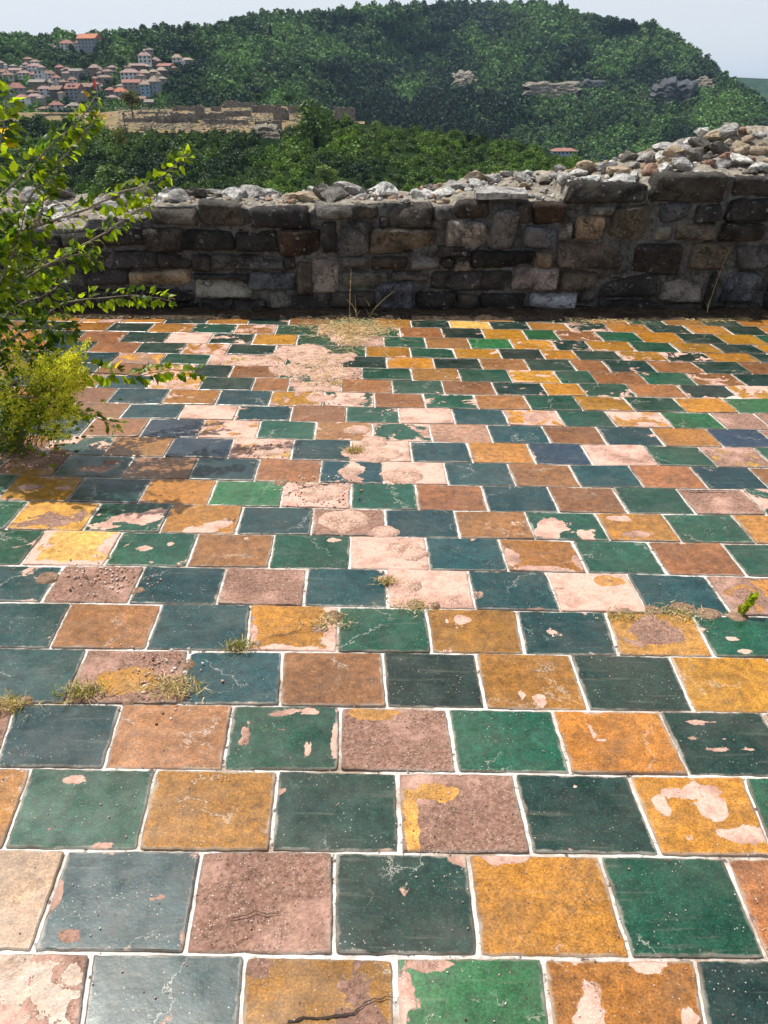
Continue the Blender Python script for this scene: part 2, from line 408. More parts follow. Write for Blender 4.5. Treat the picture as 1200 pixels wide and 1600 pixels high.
# ------------------------------------------------------------------ tiled terrace
# top boundary of every row in the photo: y at x=0, 600, 1200
ROWS = [
 ('Z', (1855, 1865, 1875), [-20, 240, 500, 770, 1035], 'g0 r0 b0 o1 d0 o0'),
 ('Y', (1670, 1678, 1686), [96, 350, 610, 870, 1135], 'r0 d0 o2 b0 r0 g0'),
 ('A', (1489, 1496, 1501), [(145, 117), (382, 370), (617, 619), (847, 870), (1084, 1117)], 'f3 b0 o6 L1 o4 d0'),
 ('B', (1329, 1335, 1341), [(106, 50), (316, 289), (521, 521), (731, 750), (936, 987), (1131, 1197)], 'f2 b1 w9 d0 o0 g0 r0'),
 ('C', (1201, 1208, 1215), [(50, 5), (245, 215), (434, 421), (621, 626), (802, 831), (981, 1034), (1159, 1208)], 'o0 g1 o0 d0 w8 d0 O6 g0'),
 ('D', (1100, 1107, 1116), [(27, -8), (192, 161), (364, 347), (532, 530), (699, 714), (862, 894), (1029, 1077), (1189, 1245)], 'w8 b0 r0 g4 w8 g0 o1 d2 r0'),
 ('E', (1014, 1021, 1030), [(137, 100), (295, 278), (442, 437), (597, 604), (742, 760), (890, 920), (1045, 1085)], 'b0 q7 b0 r0 d0 o1 d0 O0'),
 ('F', (942, 951, 965), [(112, 77), (254, 227), (392, 385), (530, 527), (665, 674), (806, 820), (945, 967), (1080, 1117)], 'b0 r0 b0 O5 g1 o2 b1 q7 g1'),
 ('G', (884, 891, 903), [82, 214, 346, 477, 605, 737, 864, 996, 1123], 'b1 w9 b0 w8 b0 p9 b0 p8 b0 w7'),
 ('H', (829, 840, 851), [52, 177, 301, 425, 547, 668, 786, 906, 1027, 1147], 'g0 y5 g1 r0 g1 p9 b0 o4 g0 r0 g0'),
 ('I', (782, 797, 806), [27, 144, 259, 374, 488, 602, 714, 828, 941, 1050, 1161], 'g0 q6 g5 o4 b0 w8 b0 r0 g7 o5 g0 o0'),
 ('J', (743, 757, 766), [13, 119, 226, 332, 441, 548, 651, 758, 864, 969, 1072, 1178], 'g0 O4 b0 o1 L0 p8 g1 r0 b0 r0 g0 w8 g5'),
 ('K', (709, 722, 732), [4, 96, 200, 302, 402, 501, 598, 697, 799, 898, 994, 1092, 1186], 'd0 w7 g5 r0 b0 r0 b5 p8 b0 r0 b0 r0 b0 r0'),
 ('L', (680, 690, 701), [75, 171, 265, 361, 457, 548, 642, 734, 830, 917, 1017, 1106, 1194], 'o0 g4 o0 s0 p7 b0 p8 b0 o0 s1 p9 g1 q7 g0'),
 ('M', (651, 662, 673), [44, 137, 226, 314, 404, 493, 582, 673, 765, 854, 940, 1028, 1116, 1200], 'g0 d0 r0 s0 p6 g0 r2 g4 f0 b1 r0 b1 o0 s0 w8'),
 ('N', (628, 638, 647), [20, 108, 195, 284, 370, 455, 541, 623, 708, 791, 875, 955, 1041, 1122, 1193], 'g0 o0 r0 b0 p8 b1 r0 g1 p9 b0 O6 g0 p6 L0 w8 w8'),
 ('O', (604, 615, 624), [10, 92, 175, 259, 341, 423, 505, 585, 663, 744, 824, 903, 983, 1062, 1141], 'd0 o0 r0 b0 o2 b0 O5 g6 r0 g3 r0 g0 O2 g0 O1 L0'),
 ('P', (585, 595, 605), [0, 78, 157, 235, 315, 396, 451, 533, 613, 692, 772, 851, 910, 986, 1067, 1145], 'o0 d0 o0 b0 p5 d0 r0 g6 r0 g1 r0 d2 O0 g2 r1 d2 O5'),
 ('Q', (566, 576, 586), [0, 76, 152, 228, 303, 361, 438, 487, 565, 643, 718, 796, 871, 927, 1004, 1080, 1155], 'd0 o0 d0 r0 p6 d0 r1 g1 P9 g0 o1 g0 O3 g0 r0 g2 r5 d0'),
 ('R', (549, 559, 568), [32, 106, 180, 255, 326, 447, 472, 535, 604, 678, 751, 823, 895, 948, 1019, 1091, 1163], 'r0 d0 b0 w6 g1 P7 g1 P9 d1 O2 d0 r1 d0 r0 d1 r0 d0 r0'),
 ('S', (532, 543, 554), [4, 75, 145, 216, 287, 357, 430, 501, 571, 641, 710, 781, 848, 900, 968, 1038, 1107, 1178], 'd0 o0 d0 r0 d1 o5 d0 P9 g0 O1 g0 O1 d1 O1 d0 O3 d3 O0 d0'),
 ('T', (516, 527, 540), [60, 126, 193, 262, 329, 396, 464, 529, 599, 665, 733, 799, 866, 920, 988, 1054, 1121, 1187], 'o0 d0 r1 d1 p8 d3 O0 g1 P9 g1 r0 L0 O3 d2 O2 g0 O1 d0 O0'),
 ('U', (502, 512, 525), [40, 105, 171, 236, 302, 368, 432, 497, 560, 625, 691, 755, 820, 870, 936, 999, 1062, 1126, 1189], 'r0 d0 o0 d0 o2 g2 r4 g0 P9 g2 r1 d1 O0 L0 r3 g0 O0 d0 O0 g0'),
 ('V', (490, 500, 512), [66, 130, 195, 260, 325, 389, 452, 517, 585, 642, 703, 766, 826, 888, 950, 1013, 1075, 1137, 1193], 'd0 o0 w5 o0 d0 o1 d1 r0 g1 O1 d1 y0 d1 o1 d5 o0 d1 o0 d1 o0'),
 ('W', (479, 489, 500), [50, 112, 174, 236, 298, 360, 422, 484, 546, 608, 676, 740, 799, 860, 917, 977, 1034, 1095, 1152], 'o0 d0 o0 d0 r0 d0 o0 d0 o0 d0 o1 d0 o1 d0 d0 o0 g0 o0 d0 o0'),
]
TINT = {'g': (0.006, 0.056, 0.030), 'L': (0.016, 0.100, 0.032), 'b': (0.006, 0.037, 0.040), 's': (0.016, 0.034, 0.056),
        'd': (0.006, 0.026, 0.019), 'o': (0.30, 0.125, 0.018), 'O': (0.35, 0.155, 0.013), 'r': (0.225, 0.092, 0.030),
        'y': (0.50, 0.31, 0.08), 'f': (0.27, 0.15, 0.085), 'w': (0.40, 0.19, 0.04), 'p': (0.42, 0.20, 0.045),
        'q': (0.42, 0.21, 0.04), 'P': (0.5, 0.3, 0.1)}
VPX, VPY = 566, 172

def bnd(b, x):
    L, Mi, R = b
    a = (L + R - 2 * Mi) / 2
    t = (x - 600) / 600
    t = max(-1.6, min(1.6, t))
    return Mi + t * (R - L) / 2 + a * min(1.0, abs(t)) ** 2

tileV = []; tileF = []; aT = []; aS = []; aW = []; aE = []; aU = []
rubble_spots = []
GAP = 0.0047
BLOBS = {  # glaze losses of single tiles: centre u,v and radii inside the tile
 'A2': [(.78, .45, .24, .5), (.08, .88, .10, .12), (.5, .12, .2, .1)], 'A3': [(.03, .6, .08, .35), (.2, .95, .22, .08)], 'A4': [(.26, .28, .15, .42), (.68, .94, .15, .10), (.9, .45, .06, .16)],
 'B0': [(.35, .8, .1, .05), (.3, .5, .12, .05)], 'B1': [(.75, .5, .08, .06), (.2, .14, .10, .06), (.48, .7, .05, .03), (.02, .5, .04, .25)], 'B3': [(.96, .95, .08, .08)], 'B4': [(.28, .97, .22, .07)],
 'C1': [(.4, .86, .14, .07), (.74, .04, .1, .07), (.3, .2, .04, .05)], 'C3': [(.02, .7, .05, .06)], 'C5': [(.5, .85, .05, .04)],
 'C6': [(.5, .78, .36, .10), (.65, .55, .22, .24), (.18, .6, .09, .18), (.75, .25, .26, .12), (.3, .2, .09, .06)],
 'D3': [(.15, .55, .06, .32), (.45, .87, .2, .10), (.72, .33, .06, .22), (.97, .5, .05, .4), (.5, .6, .08, .05), (.74, .9, .1, .06)], 'D6': [(.3, .62, .05, .16), (.35, .5, .06, .04)],
 'D7': [(.38, .82, .32, .05), (.2, .58, .12, .04), (.5, .56, .05, .04), (.35, .4, .12, .05), (.68, .4, .12, .05)],
 'E5': [(.38, .22, .05, .1), (.55, .14, .09, .13)], 'F3': [(.0, .4, .12, .4), (.95, .5, .12, .5), (.5, .02, .5, .10)], 'F5': [(.4, .75, .15, .1), (.22, .7, .05, .09)], 'F7': [(.45, .52, .36, .34)], 'F8': [(.3, .4, .08, .07), (.35, .1, .12, .06)],
 'H1': [(.08, .5, .13, .5), (.5, .04, .6, .12), (.93, .6, .10, .4)], 'H2': [(.4, .5, .1, .06), (.55, .1, .06, .05), (.7, .65, .06, .08)], 'H4': [(.75, .85, .12, .08)], 'H7': [(.1, .4, .12, .3), (.5, .05, .45, .12), (.95, .3, .08, .3)],
 'I1': [(.45, .3, .48, .3), (.85, .5, .1, .3)], 'I2': [(.6, .45, .36, .28), (.25, .14, .3, .14), (.85, .72, .15, .18)], 'I3': [(.5, .1, .35, .15), (.75, .3, .2, .15)], 'I8': [(.35, .52, .36, .38), (.75, .25, .2, .25), (.2, .2, .2, .2)], 'I9': [(.3, .8, .2, .12), (.45, .2, .3, .15)],
 'C4': [(.3, .75, .2, .14), (.08, .4, .08, .42)], 'D4': [(.28, .92, .25, .12)], 'E1': [(.5, .4, .36, .26)], 'G7': [(.72, .8, .2, .16)],
 'J1': [(.3, .5, .24, .12), (.85, .5, .15, .1), (.5, .92, .4, .06)], 'K2': [(.55, .35, .3, .2), (.7, .7, .13, .15)], 'K6': [(.5, .5, .2, .6)],
}
def add_tile(q, code, seed, key=None):
    """q: four world corners (bl, br, tr, tl) on the floor"""
    c = code[0]; w = int(code[1])
    rr = random.Random(seed)
    cx = sum((p for p in q), Vector()) / 4
    wid = (q[1] - q[0]).length; hei = (q[3] - q[0]).length
    g = GAP * rr.uniform(0.7, 1.35)
    NU, NV = (22, 18) if cx.y < 3.2 else ((14, 11) if cx.y < 4.6 else (10, 8))
    base = len(tileV)
    tilt = (rr.uniform(-0.006, 0.006), rr.uniform(-0.006, 0.006))
    lift = 0.006 + rr.uniform(-0.0012, 0.0012)
    kk = rr.uniform(0.75, 1.25); tint = [v * kk * rr.uniform(0.94, 1.06) for v in TINT[c]]
    earthy = {'w': 0.66, 'P': 0.5, 'q': 0.62, 'p': 0.34}.get(c, 0.22 + 0.3 * rr.random())
    thr = {0: 0.285, 1: 0.345, 2: 0.39, 3: 0.425, 4: 0.45, 5: 0.475, 6: 0.505, 7: 0.55, 8: 0.70, 9: 1.0}[w] + rr.uniform(-0.008, 0.008)
    deep = {'w': 0.010, 'P': 0.008, 'q': 0.006, 'p': 0.003}.get(c, 0.0) * (w / 9)
    blobs = BLOBS.get(key)
    inv = key in ('C4', 'D4', 'E1', 'G7', 'L7')
    if blobs: thr = 0.305; NU, NV = max(NU, 26), max(NV, 20)
    if key == 'A2': earthy = 0.75
    corner = rr.uniform(0.003, 0.009)
    for j in range(NV + 1):
        for i in range(NU + 1):
            u = (0, 0.0035 / wid)[i] if i < 2 else ((1 - 0.0035 / wid, 1)[i - NU + 1] if i > NU - 2 else (i - 1) / (NU - 2))
            v = (0, 0.0035 / hei)[j] if j < 2 else ((1 - 0.0035 / hei, 1)[j - NV + 1] if j > NV - 2 else (j - 1) / (NV - 2))
            p = (q[0] * (1 - u) + q[1] * u) * (1 - v) + (q[3] * (1 - u) + q[2] * u) * v
            # inset for the joint
            p = p + Vector(((0.5 - u) * 2 * g * (1 if i in (0, NU) else abs(0.5 - u) * 2), (0.5 - v) * 2 * g, 0))
            # rounded corners
            cu = min(u, 1 - u) * wid; cv = min(v, 1 - v) * hei
            if cu < corner and cv < corner:
                k = (corner - cu) * (corner - cv) / corner * 0.30
                p.x += k * (1 if u < 0.5 else -1); p.y += k * (1 if v < 0.5 else -1)
            ed = min(cu, cv)
            if ed < 0.0045:
                p.x += 0.0028 * fbm(p.x * 28, p.y * 28, seed * 0.1, 3)
                p.y += 0.0028 * fbm(p.x * 28, p.y * 28, 5 + seed * 0.1, 3)
            z = lift + tilt[0] * (u - 0.5) + tilt[1] * (v - 0.5) + 0.0012 * fbm(p.x * 5, p.y * 5, 1, 2)
            if deep:
                z = max(0.0028, z + deep * (0.45 * fbm(p.x * 13, p.y * 13, 7 + seed, 5) - 0.15 * sm(0, 0.05, ed)))
            tileV.append((p.x, p.y, z - (0.0022 if ed < 1e-6 else 0)))
            aU.append((u, v, 0))
            if blobs:
                m_ = max(1 - math.hypot((u - a_) / ra, (v - b_) / rb) for a_, b_, ra, rb in blobs)
                m_ += 0.30 * fbm(u * 9 + seed, v * 9, seed, 4)
                k_ = max(0, min(1, 0.5 + m_ * 1.0)) ** 1.5 if m_ > -0.45 else 0
                aW.append(0.90 - 0.62 * min(1, k_ * 1.6) if inv else thr + 0.30 * k_)
            else: aW.append(thr)
    n = (NU + 1) * (NV + 1)
    for j in range(NV):
        for i in range(NU):
            a = base + j * (NU + 1) + i
            tileF.append((a, a + 1, a + NU + 2, a + NU + 1))
    per = [(i, 0) for i in range(NU)] + [(NU, j) for j in range(NV)] + [(i, NV) for i in range(NU, 0, -1)] + [(0, j) for j in range(NV, 0, -1)]
    b2 = len(tileV)
    for (i, j) in per:
        t = tileV[base + j * (NU + 1) + i]
        tileV.append((t[0], t[1], -0.006)); aU.append(aU[base + j * (NU + 1) + i])
    m = len(per)
    for k in range(m):
        i, j = per[k]; i2, j2 = per[(k + 1) % m]
        tileF.append((base + j2 * (NU + 1) + i2, base + j * (NU + 1) + i, b2 + k, b2 + (k + 1) % m))
    tot = n + m
    aT.extend([(*tint, 1)] * tot)
    sv = (rr.uniform(-40, 40), rr.uniform(-40, 40), rr.uniform(-40, 40))
    aS.extend([sv] * tot); aW.extend([thr] * m); aE.extend([earthy] * tot)
    if c in 'wpPq' and w >= 6: rubble_spots.append((q, c, w))

seedn = 1
for ri in range(1, len(ROWS)):
    nm, top, js, codes = ROWS[ri]
    bot = ROWS[ri - 1][1]
    codes = codes.split()
    xs = [j if isinstance(j, tuple) else None for j in js]
    J = []
    for j in js:
        if isinstance(j, tuple): J.append(j)
        else:
            ym = (bnd(top, j) + bnd(bot, j)) / 2
            k = (j - VPX) / (ym - VPY)
            J.append((j + k * (bnd(top, j) - ym), j + k * (bnd(bot, j) - ym)))
    # carry the pattern on beyond both edges of the picture
    stepT = np.median(np.diff([a for a, b in J])); stepB = np.median(np.diff([b for a, b in J]))
    rr = random.Random(ri * 7)
    nins = 1 + (4 if ri < 12 else 6)
    for _ in range(nins):
        J.insert(0, (J[0][0] - stepT, J[0][1] - stepB))
        prev = codes[0][0]
        codes.insert(0, (rr.choice('orOr') if prev in 'gbdLs' else rr.choice('gbdg')) + rr.choice('0012'))
        J.append((J[-1][0] + stepT, J[-1][1] + stepB))
        prev = codes[-1][0]
        codes.append((rr.choice('orOr') if prev in 'gbdLs' else rr.choice('gbdg')) + rr.choice('0012'))
    for i in range(len(J) - 1):
        (t0, b0), (t1, b1) = J[i], J[i + 1]
        q = [on_floor(b0, bnd(bot, b0)), on_floor(b1, bnd(bot, b1)), on_floor(t1, bnd(top, t1)), on_floor(t0, bnd(top, t0))]
        seedn += 1
        add_tile(q, codes[i + 1], seedn, nm + str(i + 1 - nins))
# plain rows behind the camera's foot so that the terrace goes on
y0 = on_floor(600, 1865).y
for k in range(5):
    for i in range(-7, 8):
        x = i * 0.32 + 0.1 * (k % 3)
        q = [Vector((x, y0 - 0.26 * (k + 1), 0)), Vector((x + 0.32, y0 - 0.26 * (k + 1), 0)), Vector((x + 0.32, y0 - 0.26 * k, 0)), Vector((x, y0 - 0.26 * k, 0))]
        seedn += 1
        add_tile(q, random.choice(['o0', 'r0', 'O1']) if (i + k) % 2 else random.choice(['g0', 'b0', 'd0']), seedn)
pav = obj('pavement', tileV, tileF, M_TILE, attrs={'tint': ('FLOAT_COLOR', aT), 'seed': ('FLOAT_VECTOR', aS), 'wear': ('FLOAT', aW), 'earthy': ('FLOAT', aE), 'tuv': ('FLOAT_VECTOR', aU)})
tag(pav, kind='structure')
gxs = [x * 0.1 for x in range(-90, 91)]
gys = [y * 0.1 for y in range(-20, 66)]
grid_sheet('mortar_bed', gxs, gys, lambda x, y: (x, y, 0.0012 * fbm(x * 9, y * 9)), M_GROUT)

# dark strip of soil between the last tiles and the wall
YW = 6.65
soil_edge = [(-400, 494), (0, 493), (150, 497), (300, 499), (430, 497), (520, 499), (600, 498), (700, 499.5), (820, 500), (900, 501), (1000, 500), (1200, 499), (1600, 499)]
V = []; Fs = []
cols = list(range(-420, 1640, 8))
for px in cols:
    e = interp(soil_edge, px) + 1.3 * fbm(px * 0.02, 3, 0, 4)
    p0 = on_floor(px, e, 0.010); 
    for k, t in enumerate((0, 0.05, 0.2, 0.45, 0.75, 1.0)):
        y = p0.y * (1 - t) + (YW + 0.25) * t
        z = 0.011 + (0 if k == 0 else 0.014 + 0.05 * t * t) + (0.012 * fbm(p0.x * 6, y * 6, 2) if k else -0.006)
        V.append((p0.x * y / p0.y, y, z))
for i in range(len(cols) - 1):
    for k in range(5):
        a = i * 6 + k
        Fs.append((a, a + 6, a + 7, a + 1))
tag(obj('soil', V, Fs, M_SOIL, smooth=True), kind='structure')

# ------------------------------------------------------------------ rocks
def ico(sub):
    bm = bmesh.new()
    bmesh.ops.create_icosphere(bm, subdivisions=sub, radius=1)
    V = np.array([v.co[:] for v in bm.verts]); Fc = np.array([[v.index for v in f.verts] for f in bm.faces])
    bm.free()
    return V, Fc
ICO1 = ico(1); ICO2 = ico(2); ICO3 = ico(3)
ICO4 = ico(4)

def rock_verts(seed, sub=ICO3, cuts=16, rough=0.06, lo=0.5, hi=0.85):
    r = np.random.default_rng(seed)
    V, Fc = sub
    V = V.copy()
    N = r.normal(size=(cuts, 3)); N /= np.linalg.norm(N, axis=1)[:, None]
    D = r.uniform(lo, hi, cuts)
    for n_, d_ in zip(N, D):
        k = V @ n_ - d_
        V -= np.outer(np.maximum(k, 0), n_)
    off = seed * 3.7
    disp = np.array([noise.fractal(Vector((v[0] * 2.2 + off, v[1] * 2.2, v[2] * 2.2)), 1.0, 2.0, 4) for v in V])
    V *= (1 + rough * disp)[:, None] 
    return V, Fc

ROCKS = []
for s in range(14):
    V, Fc = rock_verts(s + 1, rough=0.16 if s % 3 else 0.26)
    me = bpy.data.meshes.new('rubble_stone')
    me.from_pydata(V.tolist(), [], Fc.tolist())
    me.materials.append(None)
    ROCKS.append((me, V, Fc))
def rock_obj(name, k, loc, scale, rot, mat, parent, label=None):
    o = bpy.data.objects.new(name, ROCKS[k % 14][0])
    o.location = loc; o.scale = scale; o.rotation_euler = rot
    COL.objects.link(o); o.parent = parent
    o.material_slots[0].link = 'OBJECT'
    o.material_slots[0].material = mat
    if label: o['label'] = label
    return o

# ------------------------------------------------------------------ the parapet wall
front_top = [(-420, 372), (-100, 368), (0, 362), (43, 356), (128, 357), (134, 342), (228, 340), (235, 322), (300, 320), (318, 317), (345, 314), (387, 326), (483, 332), (493, 321), (567, 318), (610, 315),
             (677, 322), (707, 324), (716, 312), (765, 312), (830, 313), (884, 314), (887, 288), (937, 292), (1016, 298), (1023, 288), (1066, 280), (1121, 267), (1131, 273), (1150, 275), (1200, 281), (1300, 262), (1640, 225)]
back_sil = [(-420, 305), (0, 300), (60, 300), (160, 302), (300, 300), (420, 299), (600, 298), (650, 295), (692, 287), (750, 274), (832, 264), (900, 263), (945, 258), (1000, 246), (1040, 236), (1098, 224), (1130, 212), (1165, 205), (1200, 198), (1300, 190), (1640, 160)]
YB = 7.65
wall = empty('parapet_wall', (0, YW, 0), 'rough stone parapet wall across the far end of the tiled terrace, topped with loose pale rubble', 'wall')
wall_loc = Vector((0, YW, 0))
def wp(p): return Vector(p) - wall_loc
def ftop(px): return interp(front_top, px)
def top_pt(px, t, dz=0.0):
    """point on the mortar bed; t 0 front .. 1 back"""
    p0 = at_y(px, ftop(px), YW)
    pb = at_y(px, interp(back_sil, px) + 4, YB)
    zc = p0.z + (pb.z - p0.z) * (0.25 * t + 0.75 * t * t)
    y = YW + (YB - YW) * t
    return Vector((p0.x, y, zc + dz))
# core: front mortar plane and top bed, back
V = []; Fs = []; mi = []
cols = list(np.arange(-420, 1641, 5.0))
NT = 12; NFR = 10
for px in cols:
    tp = at_y(px, ftop(px), YW)
    for k in range(NFR + 1):
        z = -0.1 + (tp.z - 0.01 + 0.1) * k / NFR
        V.append((tp.x, YW + 0.035 + 0.016 * fbm(tp.x * 5, z * 5, 1) , z))
    for k in range(1, NT + 1):
        t = k / NT
        p = top_pt(px, t)
        V.append((p.x, p.y, p.z + 0.028 * fbm(p.x * 5, p.y * 5, 2, 5) + 0.010 * fbm(p.x * 22, p.y * 22, 2, 3)))
    V.append((tp.x, YB + 0.02, -3.0))
n1 = NFR + 1 + NT + 1
for i in range(len(cols) - 1):
    for k in range(n1 - 1):
        a = i * n1 + k
        Fs.append((a, a + n1, a + n1 + 1, a + 1)); mi.append(0 if k < NFR else 1)
core = obj('mortar_core', [wp(v) for v in V], Fs, M_MORTAR, wall, smooth=True, mats=[M_BED], midx=mi)

STONES = [ # x0,y0,x1,y1, colour key
 (203,423,295,447,'T'),(230,357,283,393,'n'),(310,318,378,356,'n'),(237,326,306,352,'n'),(307,437,393,464,'G'),(318,467,363,487,'k'),(132,417,200,447,'k'),(200,451,300,470,'k'),(285,360,362,392,'k'),
 (100,364,155,390,'n'),(158,352,226,386,'k'),(100,394,170,414,'k'),(175,392,240,418,'k'),(245,396,298,420,'n'),(60,364,97,392,'k'),(0,370,55,400,'n'),(0,405,60,440,'k'),(62,398,96,440,'n'),(60,446,128,482,'k'),(0,446,55,484,'n'),(135,452,195,484,'k'),(200,473,310,488,'k'),
 (388,328,483,358,'k'),(495,322,553,342,'G'),(557,321,589,341,'n'),(607,317,677,355,'n'),(368,362,433,393,'k'),(437,358,502,402,'R'),(527,347,578,402,'g'),(582,358,687,398,'b'),(593,340,606,356,'k'),(505,346,524,398,'k'),
 (300,400,327,427,'n'),(330,400,443,425,'g'),(445,402,461,422,'n'),(465,407,487,458,'B'),(487,407,530,458,'L'),(532,402,578,418,'n'),(580,402,637,422,'b'),(640,401,687,420,'g'),
 (390,427,463,455,'u'),(537,424,608,450,'G'),(365,467,417,487,'k'),(422,458,453,483,'G'),(457,461,513,487,'k'),(513,454,585,480,'n'),(587,440,650,490,'u'),(612,425,670,438,'n'),(652,457,712,488,'k'),(300,429,386,436,'k'),
 (679,325,706,346,'g'),(708,313,765,341,'n'),(806,317,832,352,'n'),(692,347,762,396,'L'),(764,327,811,392,'g'),(834,316,886,350,'R'),(817,355,871,389,'u'),(875,350,894,373,'G'),(684,383,736,402,'n'),
 (690,403,709,420,'n'),(711,406,736,425,'L'),(738,395,834,421,'k'),(837,394,864,419,'T'),(804,421,875,454,'P'),(672,425,800,455,'k'),(715,460,747,487,'n'),(750,462,820,489,'k'),(824,459,902,484,'C'),
 (886,288,1018,320,'n'),(1020,272,1133,316,'n'),(1146,276,1215,307,'k'),(923,323,962,337,'G'),(898,339,949,375,'A'),(953,323,1022,377,'b'),(1030,318,1083,348,'u'),(1086,317,1133,347,'k'),(1136,309,1215,345,'k'),
 (1024,355,1050,378,'G'),(1053,350,1121,376,'b'),(1124,349,1197,380,'n'),(872,378,980,421,'B'),(984,381,1073,428,'n'),(1077,380,1146,424,'b'),(1150,383,1215,419,'g'),(878,424,933,453,'b'),(936,430,1027,465,'k'),
 (1031,433,1098,471,'P'),(1101,428,1124,480,'k'),(1128,427,1190,470,'u'),(905,457,932,473,'n'),(936,468,1025,490,'k'),(1027,474,1095,489,'n'),(1127,473,1190,489,'g'),(1193,424,1260,486,'n'),(1218,270,1300,320,'n'),(1219,325,1300,372,'b'),(1219,378,1290,418,'g')]
x = -410
rs = random.Random(4)
for (ya, yb) in ((374, 404), (408, 438), (442, 484)):
    x = -410
    while x < -10:
        w_ = rs.uniform(45, 95)
        STONES.append((x, ya, min(x + w_, -5), yb, rs.choice('nkgnb'))); x += w_ + 4
for (ya, yb) in ((250, 300), (305, 350), (355, 402), (407, 445), (449, 486)):
    x = 1304 if ya < 380 else 1268
    while x < 1620:
        w_ = rs.uniform(45, 95)
        STONES.append((x, ya + (0 if x > 1300 else 0), x + w_, yb, rs.choice('nkgnb'))); x += w_ + 4
SC = {'k': (0.040, 0.037, 0.034), 'n': (0.075, 0.065, 0.055), 'g': (0.125, 0.12, 0.11), 'u': (0.10, 0.105, 0.115), 'G': (0.21, 0.195, 0.17), 'L': (0.24, 0.205, 0.175),
      'B': (0.17, 0.135, 0.105), 'b': (0.11, 0.090, 0.068), 'R': (0.075, 0.048, 0.032), 'T': (0.30, 0.225, 0.15), 'A': (0.44, 0.32, 0.21), 'P': (0.20, 0.17, 0.15), 'C': (0.23, 0.23, 0.24)}
SPECIAL = {(203,423,295,447): 'long tan stone low at the left', (898,339,949,375): 'light tan square block, the brightest of the wall face', (923,323,962,337): 'small pale wedge stone above the tan block',
           (487,407,530,458): 'upright pale grey block', (437,358,502,402): 'rust brown block', (692,347,762,396): 'pale pinkish stone with a pointed underside', (824,459,902,484): 'blue grey stone at the foot',
           (804,421,875,454): 'pinkish grey stone low in the wall', (837,394,864,419): 'small square tan stone', (711,406,736,425): 'small pale pinkish stone', (1024,355,1050,378): 'small pale grey square stone',
           (872,378,980,421): 'long pinkish brown block', (1031,433,1098,471): 'pinkish block near the right end', (875,350,894,373): 'small pale grey stone beside the tan block', (465,407,487,458): 'narrow upright brown stone',
           (495,322,553,342): 'pale topped coping stone', (764,327,811,392): 'tall tapering grey stone'}
def stone_block(x0, y0, x1, y1, col, seed, depth=0.10):
    r = random.Random(seed)
    a = at_y(x0, y1, YW); b = at_y(x1, y0, YW)
    w = b.x - a.x; h = b.z - a.z
    cz = a.z
    NU = max(8, min(26, int(w / 0.022))); NV = max(6, min(18, int(h / 0.022)))
    jit = [(r.uniform(-0.08, 0.08) * min(w, h * 2), r.uniform(-0.10, 0.10) * h) for _ in range(4)]
    pro = r.uniform(0.022, 0.055)
    tx, tz = r.uniform(-0.05, 0.05), r.uniform(-0.10, 0.10)
    V = []; Fs = []
    pw = 0.012
    # plane facets
    fac = [(r.uniform(-1, 1), r.uniform(-1, 1), r.uniform(0.1, 0.5)) for _ in range(3)]
    for j in range(NV + 1):
        for i in range(NU + 1):
            u = i / NU; v = j / NV
            x = a.x + u * w; z = a.z + v * h
            jx = (jit[0][0] * (1 - u) + jit[1][0] * u) * (1 - v) + (jit[2][0] * (1 - u) + jit[3][0] * u) * v
            jz = (jit[0][1] * (1 - u) + jit[1][1] * u) * (1 - v) + (jit[2][1] * (1 - u) + jit[3][1] * u) * v
            eu = min(u, 1 - u) * w; ev = min(v, 1 - v) * h
            rad = 0.16 * min(w, h)
            if eu < rad and ev < rad:
                k = ((rad - eu) * (rad - ev)) / rad * 0.34
                x += k * (1 if u < 0.5 else -1); z += k * (1 if v < 0.5 else -1)
            e = min(eu, ev)
            if e < 0.03:
                x += 0.010 * fbm(x * 14, z * 14, seed, 4) ; z += 0.010 * fbm(x * 14, z * 14, seed + 9, 4)
            prof = (1 - max(0, 1 - e / 0.022) ** 2)
            d = pro + tx * (u - 0.5) + tz * (v - 0.5) * h / 0.2
            for (fx, fz, fd) in fac:
                d -= max(0, (fx * (u - 0.5) + fz * (v - 0.5)) - fd * 0.6) * 0.09
            d += 0.020 * fbm(x * 7, z * 7, seed * 0.3, 5)
            y = YW + 0.045 - (d + 0.03) * prof
            V.append(Vector((x + jx, y, z + jz)))
    for j in range(NV):
        for i in range(NU):
            q = j * (NU + 1) + i
            Fs.append((q, q + 1, q + NU + 2, q + NU + 1))
    per = [(i, 0) for i in range(NU)] + [(NU, j) for j in range(NV)] + [(i, NV) for i in range(NU, 0, -1)] + [(0, j) for j in range(NV, 0, -1)]
    b2 = len(V)
    for (i, j) in per:
        p = V[j * (NU + 1) + i]
        V.append(Vector((p.x, YW + 0.16, p.z)))
    m = len(per)
    for k in range(m):
        i, j = per[k]; i2, j2 = per[(k + 1) % m]
        Fs.append((j2 * (NU + 1) + i2, j * (NU + 1) + i, b2 + k, b2 + (k + 1) % m))
    kk = r.uniform(0.75, 1.6); c = [v * kk * r.uniform(0.97, 1.03) for v in SC[col]]
    return V, Fs, [(*c, 1)] * len(V)
AV = []; AF = []; AC = []
